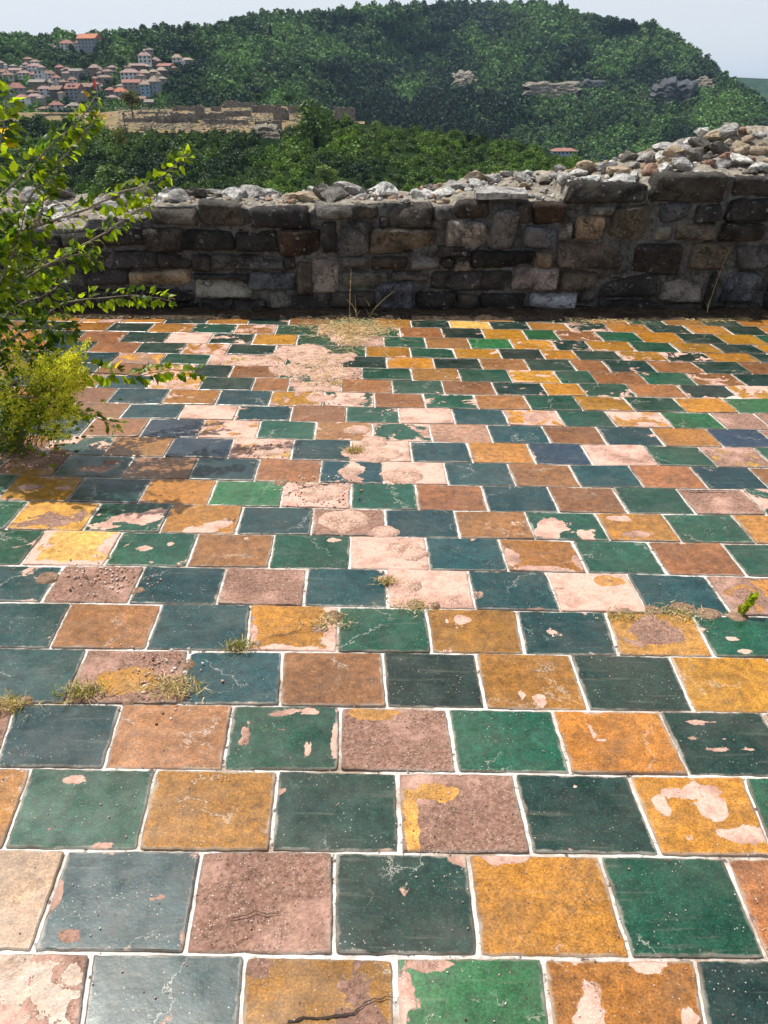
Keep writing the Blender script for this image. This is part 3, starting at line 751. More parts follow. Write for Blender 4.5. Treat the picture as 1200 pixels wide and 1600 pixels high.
for k, (x0, y0, x1, y1, c) in enumerate(STONES):
    V, Fs, C = stone_block(x0 - 1.5, y0 - 1.2, x1 + 1.5, y1 + 1.2, c, k + 3)
    V = [wp(v) for v in V]
    if (x0, y0, x1, y1) in SPECIAL:
        o = obj('facing_stone', V, Fs, M_FACE, wall, smooth=True, attrs={'tint': ('FLOAT_COLOR', C)})
        o['label'] = SPECIAL[(x0, y0, x1, y1)]
    else:
        b = len(AV)
        AV += V; AC += C
        AF += [tuple(b + i for i in f) for f in Fs]
# small wedges packed into the joints
rw = random.Random(9)
for k in range(170):
    px = rw.uniform(-400, 1600); 
    ty = ftop(px) + 14
    py = rw.uniform(ty, 480)
    s = rw.uniform(3, 9)
    V, Fs, C = stone_block(px - s, py - s * rw.uniform(0.35, 0.8), px + s, py + s * 0.4, rw.choice('nkkgbn'), 500 + k)
    for v in V: v.y += 0.030
    V = [wp(v) for v in V]
    b = len(AV); AV += V; AC += C
    AF += [tuple(b + i for i in f) for f in Fs]
fac = obj('stone_facing', AV, AF, M_FACE, wall, smooth=True, attrs={'tint': ('FLOAT_COLOR', AC)})

# thin coping slab that juts out at the middle right
def slab(px0, px1, py0, py1, y0, y1, mat, label, name='coping_slab', seed=1):
    a = at_y(px0, py1, y0); b = at_y(px1, py0, y0)
    NU, NV = 26, 10
    V = []; Fs = []
    r = random.Random(seed)
    th = (b.z - a.z)
    for side in (0, 1):
        for j in range(NV + 1):
            for i in range(NU + 1):
                u = i / NU; v = j / NV
                x = a.x + u * (b.x - a.x); y = y0 + v * (y1 - y0)
                x += 0.014 * fbm(y * 9, seed, side * 0.3) * (1 if i in (0, NU) else 0)
                y += 0.022 * fbm(x * 8, seed + 3, 0.2 * side) * (1 if j in (0, NV) else 0.3)
                zt = b.z + 0.010 * fbm(x * 6, y * 6, seed) + (0.1 * (y - y0))
                zb = a.z + 0.008 * fbm(x * 9, y * 9, seed + 1)
                V.append(wp((x, y, zt if side else zb)))
    n = (NU + 1) * (NV + 1)
    for s in (0, 1):
        for j in range(NV):
            for i in range(NU):
                q = s * n + j * (NU + 1) + i
                f = (q, q + 1, q + NU + 2, q + NU + 1)
                Fs.append(f if s else f[::-1])
    per = [(i, 0) for i in range(NU)] + [(NU, j) for j in range(NV)] + [(i, NV) for i in range(NU, 0, -1)] + [(0, j) for j in range(NV, 0, -1)]
    for k in range(len(per)):
        i, j = per[k]; i2, j2 = per[(k + 1) % len(per)]
        p = j * (NU + 1) + i; q = j2 * (NU + 1) + i2
        Fs.append((p, q, n + q, n + p))
    o = obj(name, V, Fs, mat, wall)
    o['label'] = label
    return o
slab(744, 826, 302, 311, YW - 0.05, YW + 0.20, M_RUB[1], 'thin tan slab jutting over the wall face', seed=2)
#slab(884, 1016, 288, 297, YW - 0.02, YW + 0.20, M_RUB[2], 'long brown slab on the higher right step', seed=5)
#slab(235, 300, 321, 328, YW - 0.015, YW + 0.25, M_RUB[2], 'flat stone on the left step of the wall', seed=8)
#slab(490, 566, 320, 328, YW - 0.015, YW + 0.22, M_RUB[2], 'flat pale stone at the middle of the wall', seed=9)

# rubble lying in the mortar along the top
def place_rock(px, t, wpx, hpx, mat, k, label=None, sink=0.35, rot=None, dy=0.9):
    Y = YW + (YB - YW) * t
    base = top_pt(px, t)
    s = m_per_px(px, interp(back_sil, px), Y)
    w = wpx * s; h = hpx * s
    r = random.Random(k * 13 + int(px))
    rot = rot or (r.uniform(-0.3, 0.3), r.uniform(-0.3, 0.3), r.uniform(0, 6.28))
    loc = wp(base) + Vector((0, 0, h * (0.5 - sink * 0.6)))
    return rock_obj('rubble_stone', k, loc, (w * 0.60, w * 0.55 * dy, h * 0.62), rot, mat, wall, label)
NAMED = [ # px, t, w, h, mat, k, label
 (995, .55, 58, 20, 2, 3, 'flat tan block standing at the back of the wall top'),
 (1172, .92, 42, 15, 2, 5, 'flat block on the highest point of the wall'),
 (1093, .66, 38, 30, 2, 1, 'large angular tan boulder'),
 (1050, .62, 20, 22, 4, 4, 'round dark and pale boulder'),
 (1118, .50, 34, 24, 4, 7, 'dark pointed rock'),
 (1140, .74, 40, 26, 4, 8, 'dark rock on the crest'),
 (1196, .95, 22, 22, 1, 2, 'lichened grey rock at the right edge'),
 (1183, .45, 34, 18, 0, 9, 'smooth pale rock near the right edge'),
 (1160, .45, 34, 18, 3, 10, 'rust coloured rock near the right edge'),
 (495, .62, 34, 24, 4, 6, 'dark angular rock on the middle of the wall'),
 (1034, .36, 26, 20, 3, 11, None), (1062, .34, 28, 18, 0, 12, None), (1010, .40, 26, 18, 0, 13, None),
 (985, .34, 26, 18, 1, 0, None), (1090, .28, 22, 12, 0, 2, None), (1128, .30, 26, 14, 3, 3, None), (1185, .18, 30, 12, 4, 5, None)]
for (px, t, w, h, m, k, lb) in NAMED:
    place_rock(px, t, w, h, M_RUB[m], k, lb)
rr = random.Random(21)
taken = []
cnt = 0
tries = 0
while cnt < 83 and tries < 4000:
    tries += 1
    px = rr.uniform(-20, 1215); t = 1 - 0.72 * rr.random() ** 1.3
    if px > 850: t = rr.uniform(0.18, 1.0)
    w = rr.choice([rr.uniform(18, 32), rr.uniform(30, 46)]) if px > 650 else rr.uniform(24, 54)
    X = top_pt(px, t)
    s = m_per_px(px, 290, X.y)
    if any(abs(a - X.x) < (w * s + c) * 0.34 and abs(b - X.y) < (w * s + c) * 0.34 for a, b, c in taken): continue
    taken.append((X.x, X.y, w * s))
    m = rr.choice([0, 0, 0, 1, 1, 4, 2]) if px < 620 else rr.choice([0, 1, 1, 2, 0, 0, 4, 1])
    place_rock(px, t, w, w * rr.uniform(0.36, 0.62), M_RUB[m], cnt + 3, sink=0.5, dy=rr.uniform(0.7, 1.1))
    cnt += 1
def joined_rocks(name, places, mats, parent, base_off=Vector((0, 0, 0)), sub=None):
    Vs = []; Fss = []; mi = []; n = 0
    for (p, sc, rot, k, m) in places:
        _, V, Fc = ROCKS[k % 14] if sub is None else (None, *sub[k % len(sub)])
        R = np.array(Matrix.Rotation(rot[2], 3, 'Z') @ Matrix.Rotation(rot[0], 3, 'X') @ Matrix.Rotation(rot[1], 3, 'Y'))
        W = (V * np.array(sc)) @ R.T + np.array(p - base_off)
        Vs.append(W); Fss.append(Fc + n); n += len(V); mi += [m] * len(Fc)
    o = tri_obj(name, np.vstack(Vs), np.vstack(Fss), 3, mats[0], parent)
    for m in mats[1:]: o.data.materials.append(m)
    o.data.polygons.foreach_set('material_index', mi)
    return o
SMALL = [rock_verts(70 + s, ICO2, 8, 0.15) for s in range(8)]
pl = []
for k in range(1000):
    px = rr.uniform(-400, 1620); t = rr.betavariate(1.3, 0.9) * 0.97 + 0.03
    big_ = (px < -20 or px > 1215) and rr.random() < 0.35
    w = rr.uniform(0.05, 0.10) if big_ else rr.uniform(0.012, 0.045)
    p = top_pt(px, t) + Vector((0, 0, w * 0.15))
    pl.append((p, (w, w * rr.uniform(0.7, 1), w * rr.uniform(0.45, 0.8)), (rr.uniform(-.5, .5), rr.uniform(-.5, .5), rr.uniform(0, 6)), k, rr.choice([0, 1, 1, 2, 2, 1, 4, 3])))
o = joined_rocks('small_rubble', pl, M_RUB, wall, wall_loc, SMALL)
o['kind'] = 'stuff'

# ------------------------------------------------------------------ loose crumbs on the floor
M_CRUMB = [mat_simple('brick_crumb', (0.42, 0.22, 0.16), (0.62, 0.40, 0.31), 60), mat_simple('pale_crumb', (0.5, 0.42, 0.34), (0.72, 0.66, 0.58), 60), mat_simple('dark_crumb', (0.10, 0.06, 0.05), (0.22, 0.14, 0.1), 60)]
pl = []
rc = random.Random(5)
TINY = [rock_verts(90 + s, ICO1, 6, 0.15) for s in range(8)]
def crumb(x, y, s, z=0.008):
    pl.append((Vector((x, y, z + s * 0.2)), (s, s * rc.uniform(.6, 1), s * rc.uniform(.4, .8)), (rc.uniform(-.6, .6), rc.uniform(-.6, .6), rc.uniform(0, 6)), rc.randrange(8), rc.choice([0, 0, 0, 1, 1, 2])))
for (q, c, w) in rubble_spots:
    n = {'w': 60, 'P': 230, 'q': 30, 'p': 18}[c]
    for _ in range(n):
        u, v = rc.random(), rc.random()
        p = (q[0] * (1 - u) + q[1] * u) * (1 - v) + (q[3] * (1 - u) + q[2] * u) * v
        crumb(p.x, p.y, rc.choice([0.0015, 0.002, 0.003, 0.004]) * (1.9 if c == 'P' else 1), 0.004)
for _ in range(500):
    px, py = rc.uniform(-40, 1240), rc.uniform(500, 1600)
    p = on_floor(px, py); crumb(p.x, p.y, rc.uniform(0.0012, 0.0035))
for (cx_, cy_, sx, sy, n) in ((498, 570, 30, 14, 500), (500, 770, 30, 12, 220), (420, 705, 22, 8, 120), (160, 905, 40, 14, 120), (20, 712, 40, 12, 120), (260, 1060, 26, 26, 120)):
    for _ in range(n):
        p = on_floor(rc.gauss(cx_, sx), rc.gauss(cy_, sy)); crumb(p.x, p.y, rc.uniform(0.003, 0.008))
o = joined_rocks('gravel', pl, M_CRUMB, None, sub=TINY)
tag(o, 'brick crumbs and grit scattered over the worn and broken tiles', 'gravel', kind='stuff')

# crumbled strip and earth that has spread over the joints
def patchy(name, mat, blobs, x0, x1, y0, y1, h, step, sd, kind='structure'):
    B_ = [(on_floor(a, b), r) for (a, b, r) in blobs]
    def fn(x, y):
        m = max(1 - math.hypot((x - p.x), (y - p.y) * 1.15) / r for p, r in B_)
        m = m * 1.3 + 0.45 * fbm(x * 9, y * 9, sd, 5)
        z = -0.006 + (h + 0.006) * sm(0.0, 0.42, m) + (0.0035 * fbm(x * 45, y * 45, sd, 4) if m > 0 else 0)
        return (x, y, z)
    nx_ = int((x1 - x0) / step); ny_ = int((y1 - y0) / step)
    grid_sheet(name, [x0 + i * step for i in range(nx_ + 1)], [y0 + j * step for j in range(ny_ + 1)], fn, mat, kind)
def bounds(bl):
    P = [(on_floor(a, b), r) for a, b, r in bl]
    return min(p.x - 1.3 * r for p, r in P), max(p.x + 1.3 * r for p, r in P), min(p.y - 1.3 * r for p, r in P), max(p.y + 1.3 * r for p, r in P)
STRIP = [(470, 556, .24), (450, 580, .16), (530, 560, .16), (500, 625, .10), (585, 690, .10), (478, 548, .20), (500, 565, .22), (505, 585, .22), (492, 606, .14), (545, 530, .18), (548, 516, .22), (400, 566, .14), (552, 628, .10), (556, 672, .09), (562, 706, .12), (600, 712, .12), (630, 745, .12), (548, 738, .07), (500, 772, .13), (530, 765, .08), (540, 815, .13), (600, 835, .07), (640, 860, .10), (605, 905, .04), (420, 706, .10), (640, 915, .07)]
b_ = bounds(STRIP)
patchy('crumbled_strip', M_RUBBLEBED, STRIP, *b_, 0.0115, 0.013, 3)
M_EARTH = mat_ground_patch('joint_earth', (0.22, 0.14, 0.095), (0.34, 0.23, 0.16), (0.12, 0.08, 0.055), 20, 120)
for k_, bl in enumerate(([(270, 1072, .05), (292, 1040, .035), (283, 1090, .035), (130, 1084, .035), (200, 1098, .025)], [(10, 1106, .05), (40, 1098, .03)], [(372, 1014, .03), (400, 1008, .02), (520, 965, .04), (500, 985, .03)], [(650, 946, .035), (680, 948, .02), (606, 912, .025)], [(975, 958, .045), (1062, 955, .06), (1110, 962, .05), (1150, 965, .04), (1020, 956, .04)], [(440, 755, .05), (470, 757, .04)], [(75, 905, .05), (215, 925, .03)], [(30, 712, .10), (90, 708, .06)])):
    patchy('joint_earth', M_EARTH, bl, *bounds(bl), 0.0105, 0.007, 10 + k_)

# ------------------------------------------------------------------ straw, dry grass, small weeds
def blades(name, spots, mat, parent=None, width=0.0012, nseg=3):
    """spots: (base Vector, direction Vector, length, droop, colour)"""
    V = []; Fs = []; T = []
    for (b, d, L, droop, c) in spots:
        side = d.cross(Vector((0, 0, 1)))
        if side.length < 1e-3: side = Vector((1, 0, 0))
        side.normalize()
        ang = random.uniform(0, 3.14)
        side = (side * math.cos(ang) + d.cross(side) * math.sin(ang)).normalized()
        n0 = len(V)
        for k in range(nseg + 1):
            t = k / nseg
            p = b + d * (L * t) + Vector((0, 0, -droop * L * t * t))
            if p.z < 0.006 and b.z < 1: p.z = 0.006
            w = width * (1 - 0.8 * t)
            V += [p - side * w, p + side * w]
            T += [(*c, 1)] * 2
        for k in range(nseg):
            a = n0 + 2 * k
            Fs.append((a, a + 1, a + 3, a + 2))
    return obj(name, V, Fs, mat, parent, attrs={'tint': ('FLOAT_COLOR', T)})
def straw_col():
    k = random.uniform(0.7, 1.2)
    return (0.62 * k, 0.50 * k, 0.27 * k)
def flat_straw(cx_, cy_, sx, sy, n, L=(0.03, 0.09)):
    out = []
    for _ in range(n):
        p = on_floor(random.gauss(cx_, sx), random.gauss(cy_, sy), 0.012)
        a = random.uniform(0, 6.28)
        out.append((p + Vector((0, 0, random.uniform(0, 0.012))), Vector((math.cos(a), math.sin(a), random.uniform(-0.05, 0.25))).normalized(), random.uniform(*L), 0.2, straw_col()))
    return out
tag(blades('straw', flat_straw(550, 512, 34, 9, 1500) + flat_straw(548, 530, 12, 10, 300), M_STRAW, width=0.0028), 'dry straw litter spread over tiles at the middle foot of the wall', 'straw', kind='stuff')
tag(blades('straw', flat_straw(500, 578, 26, 18, 500, (0.02, 0.05)), M_STRAW, width=0.0025), 'straw bits in the broken hollow left of centre', 'straw', kind='stuff')
tag(blades('straw', flat_straw(1120, 500, 22, 2.0, 350, (0.02, 0.06)) + flat_straw(945, 502, 28, 1.5, 250, (0.02, 0.05)), M_STRAW, width=0.0025), 'pale straw along the edge of the last tiles at the right', 'straw', kind='stuff')
tag(blades('straw', flat_straw(220, 493, 60, 3, 500, (0.02, 0.06)), M_STRAW, width=0.0025), 'straw and dead leaves on the soil behind the shrub', 'straw', kind='stuff')
sp = []
for _ in range(1500):
    px = random.uniform(-200, 1400)
    b = on_floor(px, random.uniform(478, 497), 0.02)
    a = random.uniform(0, 6.28); el = random.uniform(0, 0.8)
    k = random.uniform(0.2, 0.8)
    sp.append((b, Vector((math.cos(a) * math.cos(el), math.sin(a) * math.cos(el) * 0.4, math.sin(el))).normalized(), random.uniform(0.03, 0.11), 0.5, (0.40 * k, 0.33 * k, 0.2 * k)))
tag(blades('dead_grass', sp, M_STRAW, width=0.0016), 'dead grass and twigs in the dark soil strip along the wall', 'grass', kind='stuff')

def tuft(name, px, py, n, h, label, cat, group, cols, spread=0.03, width=0.0015, mat=None, lean=0.5, z=0.01):
    base = on_floor(px, py, z)
    r = empty(name, base, label, cat, group)
    sp = []
    n = int(n * 1.8); width = 0.0019
    for _ in range(n):
        a = random.uniform(0, 6.28); el = random.uniform(lean, 1.5)
        off = Vector((random.gauss(0, spread), random.gauss(0, spread * 0.5), 0))
        d = Vector((math.cos(a) * math.cos(el), math.sin(a) * math.cos(el), math.sin(el)))
        sp.append((off, d, random.uniform(0.4, 1.0) * h, random.uniform(0.1, 0.7), random.choice(cols)()))
    o = blades('blade_cluster', sp, mat or M_STRAW, r, width)
    for v in o.data.vertices: v.co.z = max(v.co.z, 0.0)
    return r
def green_c():
    k = random.uniform(0.7, 1.3); return (0.16 * k, 0.22 * k, 0.03 * k)
def yell_c():
    k = random.uniform(0.7, 1.2); return (0.40 * k, 0.34 * k, 0.08 * k)
GT = 'dry weed tufts in the joints'
tuft('weed_tuft', 130, 1083, 130, 0.07, 'yellow dry weed tuft in the joint at the left, beside a worn ochre tile', 'weed', GT, [straw_col, yell_c, green_c], 0.035)
tuft('weed_tuft', 372, 1012, 110, 0.05, 'yellow green weed tuft in the joint below the faded yellow tile', 'weed', GT, [yell_c, green_c, straw_col], 0.03)
tuft('weed_tuft', 270, 1075, 160, 0.06, 'spread of dry straw weed in the wide joint between ochre and blue tile', 'weed', GT, [straw_col, straw_col, yell_c], 0.05)
tuft('weed_tuft', 10, 1104, 110, 0.06, 'dry weed tuft at the left edge of the photo', 'weed', GT, [straw_col, yell_c], 0.035)
tuft('weed_tuft', 520, 972, 120, 0.035, 'low dry weed spreading along the crack beside the bright yellow tile', 'weed', GT, [straw_col, straw_col, green_c], 0.05)
tuft('weed_tuft', 606, 910, 80, 0.045, 'small dry weed in the joint right of a dark blue tile', 'weed', GT, [straw_col, yell_c], 0.02)
tuft('weed_tuft', 553, 706, 110, 0.07, 'upright yellow weed tuft beside the broken pink tile near the centre', 'weed', GT, [yell_c, straw_col], 0.02)
tuft('weed_tuft', 1062, 960, 170, 0.035, 'low straw coloured weed along the joint at the right', 'weed', GT, [straw_col, straw_col, green_c], 0.06)
tuft('weed_tuft', 975, 965, 90, 0.03, 'flat dry weed in the joint above the pink worn tile at the right', 'weed', GT, [straw_col, green_c], 0.04)
tuft('weed_tuft', 650, 948, 110, 0.03, 'thin line of dry weed under the bare pink tile', 'weed', GT, [straw_col, yell_c], 0.055)
tuft('weed_tuft', 525, 600, 60, 0.05, 'small dry weed at the edge of the rubble hollow', 'weed', GT, [straw_col], 0.02)

def tube(pts, rads, nside=6):
    V = []; Fs = []
    for k, p in enumerate(pts):
        p = Vector(p)
        d = (Vector(pts[min(k + 1, len(pts) - 1)]) - Vector(pts[max(k - 1, 0)])).normalized()
        a = d.cross(Vector((0.3, 0.2, 1))).normalized(); b = d.cross(a)
        for i in range(nside):
            t = 6.2832 * i / nside
            V.append(p + (a * math.cos(t) + b * math.sin(t)) * rads[k])
    for k in range(len(pts) - 1):
        for i in range(nside):
            j = (i + 1) % nside
            Fs.append((k * nside + i, k * nside + j, (k + 1) * nside + j, (k + 1) * nside + i))
    return V, Fs

# tall dry stalks
def stalk(px, py, h, lean, label, heads=True):
    base = on_floor(px, py, 0.01)
    r = empty('grass_stalk', base, label, 'dry grass', 'tall dry grass stalks')
    n = 10
    pts = [Vector((lean * h * (t / n) ** 1.5, 0, h * t / n)) for t in range(n + 1)]
    V, Fs = tube(pts, [0.0026 * (1 - 0.6 * t / n) for t in range(n + 1)], 5)
    obj('stem', V, Fs, M_STRAW, r, attrs={'tint': ('FLOAT_COLOR', [(0.45, 0.38, 0.14, 1)] * len(V))})
    sp = []
    for k in range(70):
        t = random.uniform(0.45, 1.0)
        b = Vector((lean * h * t ** 1.5, 0, h * t))
        a = random.uniform(0, 6.28)
        sp.append((b, Vector((math.cos(a) * 0.4, math.sin(a) * 0.4, 0.9)).normalized(), random.uniform(0.008, 0.02), 0.1, straw_col()))
    if heads: blades('seed_head', sp, M_STRAW, r, 0.0016)
    sp = []
    for k in range(5):
        a = random.uniform(0, 6.28)
        sp.append((Vector((0, 0, random.uniform(0, 0.1))), Vector((math.cos(a) * 0.4, math.sin(a) * 0.4, 0.9)).normalized(), random.uniform(0.08, 0.22), 0.4, straw_col()))
    blades('leaf_blades', sp, M_STRAW, r, 0.002)
stalk(546, 517, 0.46, 0.05, 'tallest dry yellow grass stalk rising before the middle of the wall')
stalk(557, 500, 0.20, -0.05, 'short dry grass stalk just right of the tall one', False)
stalk(1104, 492, 0.52, 0.15, 'thin pale dry stalk leaning against the wall near the right end', False)
stalk(578, 497, 0.22, 0.9, 'dry stalk leaning far to the right at the foot of the wall', False)

# ------------------------------------------------------------------ leaves
def leaf_shape(lobed=True):
    """toothed pointed leaf in the XY plane, stem at origin, tip at +Y, folded along the midrib"""
    out = [(0.0, 0.0), (0.22, -0.05), (0.40, 0.08), (0.36, 0.20), (0.50, 0.32), (0.40, 0.42), (0.42, 0.55), (0.26, 0.68), (0.22, 0.82), (0.0, 1.08)]
    return out
LS = leaf_shape()
def add_leaf(V, Fs, T, p, d, nrm, L, c, fold=0.35, curl=0.25):
    d = d.normalized(); s = d.cross(nrm)
    if s.length < 1e-4: s = d.cross(Vector((1, 0, 0)))
    s.normalize(); nrm = s.cross(d).normalized()
    ys = [0.0, 0.2, 0.42, 0.68, 1.08]
    n0 = len(V)
    def put(x, y):
        z = abs(x) * fold - curl * y * y
        V.append(p + s * (x * L) + d * (y * L) + nrm * (z * L)); T.append((*c, 1))
    for y in ys: put(0, y)                     # midrib 0..4
    for sg in (-1, 1):
        for (x, y) in LS[1:-1]: put(sg * x * random.uniform(0.9, 1.1), y)
    for k, sg in enumerate((0, 1)):
        b = n0 + 5 + k * 8
        m = n0
        fs = [(m, b, b + 1, m + 1), (m + 1, b + 1, b + 2), (m + 1, b + 2, b + 3, m + 2), (m + 2, b + 3, b + 4), (m + 2, b + 4, b + 5, m + 3), (m + 3, b + 5, b + 6), (m + 3, b + 6, b + 7, m + 4)]
        for f in fs: Fs.append(f if k else f[::-1])

def leaf_col(dark=False):
    k = random.uniform(0.8, 1.6)
    if random.random() < 0.015: return (0.26 * k, 0.2 * k, 0.03)
    if dark: return (0.035 * k, 0.085 * k, 0.014 * k)
    return (0.125 * k, 0.20 * k, 0.018 * k)

# green shrub entering from the left
SHX, SHY = 30, 690
shrub_base = on_floor(-70, 640, 0.0)
shrub = empty('leafy_shrub', shrub_base, 'green leafy shrub reaching in from the left over tiles and wall', 'shrub')
sb = shrub_base
def branch(pts, ys, nleaf, L=(0.035, 0.075), thick=0.006, spread=0.035, dark=0.25, side=0):
    P = [at_y(px, py, y) for (px, py), y in zip(pts, ys)]
    # resample
    Q = []
    for a, b in zip(P[:-1], P[1:]):
        for k in range(6): Q.append(a.lerp(b, k / 6))
    Q.append(P[-1])
    for k in range(1, len(Q) - 1): Q[k] = Q[k] + Vector((0.006 * fbm(k * 0.5, L[0] * 70, thick * 900), 0, 0.006 * fbm(k * 0.5, 3, thick * 900)))
    n = len(Q)
    V, Fs = tube([q - sb for q in Q], [thick * (1 - 0.75 * k / n) for k in range(n)], 6)
    br = obj('branch', V, Fs, M_BARK, shrub, smooth=True)
    LV = []; LF = []; LT = []
    TV = []; TF = []
    nleaf = int(nleaf * 1.25)
    for k in range(nleaf):
        t = (k + random.random()) / nleaf
        i = min(n - 2, int(t ** 0.85 * (n - 1)))
        q = Q[i].lerp(Q[i + 1], random.random())
        ax = (Q[i + 1] - Q[i]).normalized()
        a = random.uniform(0, 6.28)
        rad = ax.cross(Vector((math.cos(a), math.sin(a), 0.2))).normalized()
        d = (rad + ax * random.uniform(0.2, 1.0) + Vector((0, 0, random.uniform(-0.7, 0.2)))).normalized()
        off = rad * random.uniform(0.0, 1.0) * spread * (1.2 - t * 0.8)
        sz = random.uniform(*L) * 0.74 * (1.0 - 0.25 * (t > 0.93))
        p = q + off + d * 0.01
        if off.length > 0.012:
            tv, tf = tube([q - sb, p - sb], [0.0011, 0.0007], 3)
            b0 = len(TV); TV += tv; TF += [tuple(b0 + x for x in f) for f in tf]
        add_leaf(LV, LF, LT, p - sb, d, Vector((random.uniform(-.7, .7), random.uniform(-.9, .2), 1)).normalized(), sz, leaf_col(random.random() < dark), random.uniform(0.1, 0.5), random.uniform(0, 0.5))
    if TV: obj('twigs', TV, TF, M_BARK, br)
    obj('leaves', LV, LF, M_LEAF, br, attrs={'tint': ('FLOAT_COLOR', LT)})
B = [(-60, 600)]
branch([(-70, 640), (-40, 420), (0, 307), (50, 262), (85, 220), (120, 195), (150, 150)], [3.5, 3.6, 3.7, 3.75, 3.8, 3.85, 3.9], 95, (0.03, 0.062), 0.009)
branch([(-60, 600), (0, 380), (60, 290), (100, 245), (133, 205), (158, 178)], [3.5, 3.6, 3.7, 3.8, 3.85, 3.9], 80, (0.03, 0.06), 0.008)
branch([(-60, 560), (0, 382), (60, 352), (130, 330), (190, 300), (240, 285), (268, 262), (296, 240)], [3.5, 3.6, 3.7, 3.85, 3.95, 4.05, 4.1, 4.15], 115, (0.03, 0.06), 0.008)
branch([(-60, 580), (0, 457), (100, 400), (160, 367), (207, 333), (236, 318)], [3.5, 3.6, 3.8, 3.9, 4.0, 4.05], 90, (0.032, 0.065), 0.008)
branch([(-40, 600), (40, 510), (100, 472), (180, 464), (225, 462), (268, 470)], [3.6, 3.8, 4.0, 4.15, 4.2, 4.25], 110, (0.028, 0.055), 0.006, 0.05)
branch([(-20, 620), (50, 585), (100, 580), (160, 583), (213, 588), (262, 578), (318, 580)], [3.4, 3.6, 3.75, 3.85, 3.95, 4.0, 4.05], 85, (0.035, 0.075), 0.006, 0.04)
branch([(20, 620), (90, 622), (130, 645), (165, 658), (180, 672)], [3.3, 3.45, 3.5, 3.55, 3.58], 26, (0.028, 0.055), 0.004, 0.03)
branch([(-60, 560), (-30, 400), (-12, 280), (5, 200), (12, 140)], [3.3, 3.35, 3.4, 3.45, 3.5], 75, (0.045, 0.085), 0.008, 0.05)
branch([(-60, 560), (-20, 470), (20, 400), (60, 350), (70, 300), (90, 262)], [3.4, 3.5, 3.6, 3.65, 3.7, 3.72], 95, (0.035, 0.07), 0.007, 0.06, 0.4)
branch([(-60, 560), (-20, 480), (30, 430), (80, 410), (130, 395), (148, 412)], [3.4, 3.5, 3.65, 3.75, 3.8, 3.85], 110, (0.03, 0.06), 0.007, 0.07, 0.5)
branch([(-60, 600), (-20, 530), (20, 480), (70, 460), (100, 440)], [3.5, 3.6, 3.7, 3.8, 3.9], 140, (0.028, 0.06), 0.007, 0.10, 0.6)
branch([(-60, 620), (-20, 560), (30, 520), (80, 510), (115, 520)], [3.5, 3.55, 3.65, 3.75, 3.85], 150, (0.028, 0.055), 0.007, 0.10, 0.7)
branch([(-60, 600), (-30, 500), (0, 440), (25, 380), (40, 330)], [3.35, 3.45, 3.5, 3.6, 3.6], 130, (0.035, 0.07), 0.007, 0.10, 0.45)
branch([(-60, 620), (-30, 590), (20, 560), (60, 545), (95, 560)], [3.45, 3.5, 3.6, 3.7, 3.75], 120, (0.026, 0.05), 0.006, 0.09, 0.75)
branch([(-160, 640), (-150, 480), (-130, 380), (-90, 330), (-50, 300)], [3.5, 3.5, 3.5, 3.5, 3.5], 140, (0.04, 0.08), 0.009, 0.10, 0.4)
branch([(-160, 640), (-130, 500), (-90, 400), (-40, 350), (10, 320)], [3.6, 3.6, 3.6, 3.6, 3.65], 160, (0.035, 0.07), 0.009, 0.12, 0.5)
branch([(-60, 600), (-30, 520), (10, 470), (40, 430), (52, 390)], [3.6, 3.7, 3.8, 3.9, 3.95], 130, (0.03, 0.055), 0.006, 0.12, 0.6)

# yellow flowering plant in front of the shrub
fb = on_floor(20, 705, 0.0)
fp = empty('flowering_weed', fb, 'bushy weed with frothy yellow flower sprays at the foot of the green shrub', 'flowering plant')
rf = random.Random(31)
FV = []; FF = []; FT = []
GV = []; GF = []; GT_ = []
for s in range(150):
    px = rf.gauss(58, 50); py = rf.gauss(615, 40)
    if px > 140: px = 140 - rf.random() * 40
    if py < 530: py = 530 + rf.random() * 50
    if py > 690: py = 640
    if s > 105: px = rf.uniform(90, 140); py = rf.uniform(545, 600)
    Y = rf.uniform(3.30, 3.72)
    tip = at_y(px, py, Y)
    root = fb + Vector((rf.gauss(-0.05, 0.08), rf.gauss(0.05, 0.06), 0))
    mid = root.lerp(tip, 0.5) + Vector((0, 0, 0.04))
    pts = [root - fb, mid - fb, tip - fb]
    V, Fs = tube(pts, [0.002, 0.0015, 0.0008], 4)
    b0 = len(GV); GV += V; GF += [tuple(b0 + i for i in f) for f in Fs]; GT_ += [(0.16, 0.2, 0.05, 1)] * len(V)
    ax = (tip - mid).normalized()
    for k in range(150):
        t = rf.random()
        rad = 0.008 + 0.022 * (1 - t)
        p = tip - ax * (0.13 * (1 - t)) + Vector((rf.gauss(0, 1), rf.gauss(0, 1), rf.gauss(0, 0.8))) * rad * 0.7
        p = p - fb
        if p.z < 0.01: continue
        w = rf.uniform(0.0026, 0.0052)
        a = Vector((rf.gauss(0, 1), rf.gauss(0, 1), rf.gauss(0, 1))).normalized(); b = a.cross(Vector((0.2, 0.9, 0.3))).normalized()
        n0 = len(FV)
        FV += [p - a * w, p + b * w, p + a * w, p - b * w]
        k_ = rf.uniform(0.7, 1.25)
        c = (0.74 * k_, 0.76 * k_, 0.08 * k_, 1) if rf.random() < 0.82 else (0.22 * k_, 0.27 * k_, 0.03 * k_, 1)
        FT += [c] * 4
        FF.append((n0, n0 + 1, n0 + 2, n0 + 3))
obj('stems', GV, GF, M_STRAW, fp, attrs={'tint': ('FLOAT_COLOR', GT_)})
obj('flower_sprays', FV, FF, M_FLOWER, fp, attrs={'tint': ('FLOAT_COLOR', FT)})
LV = []; LF = []; LT = []
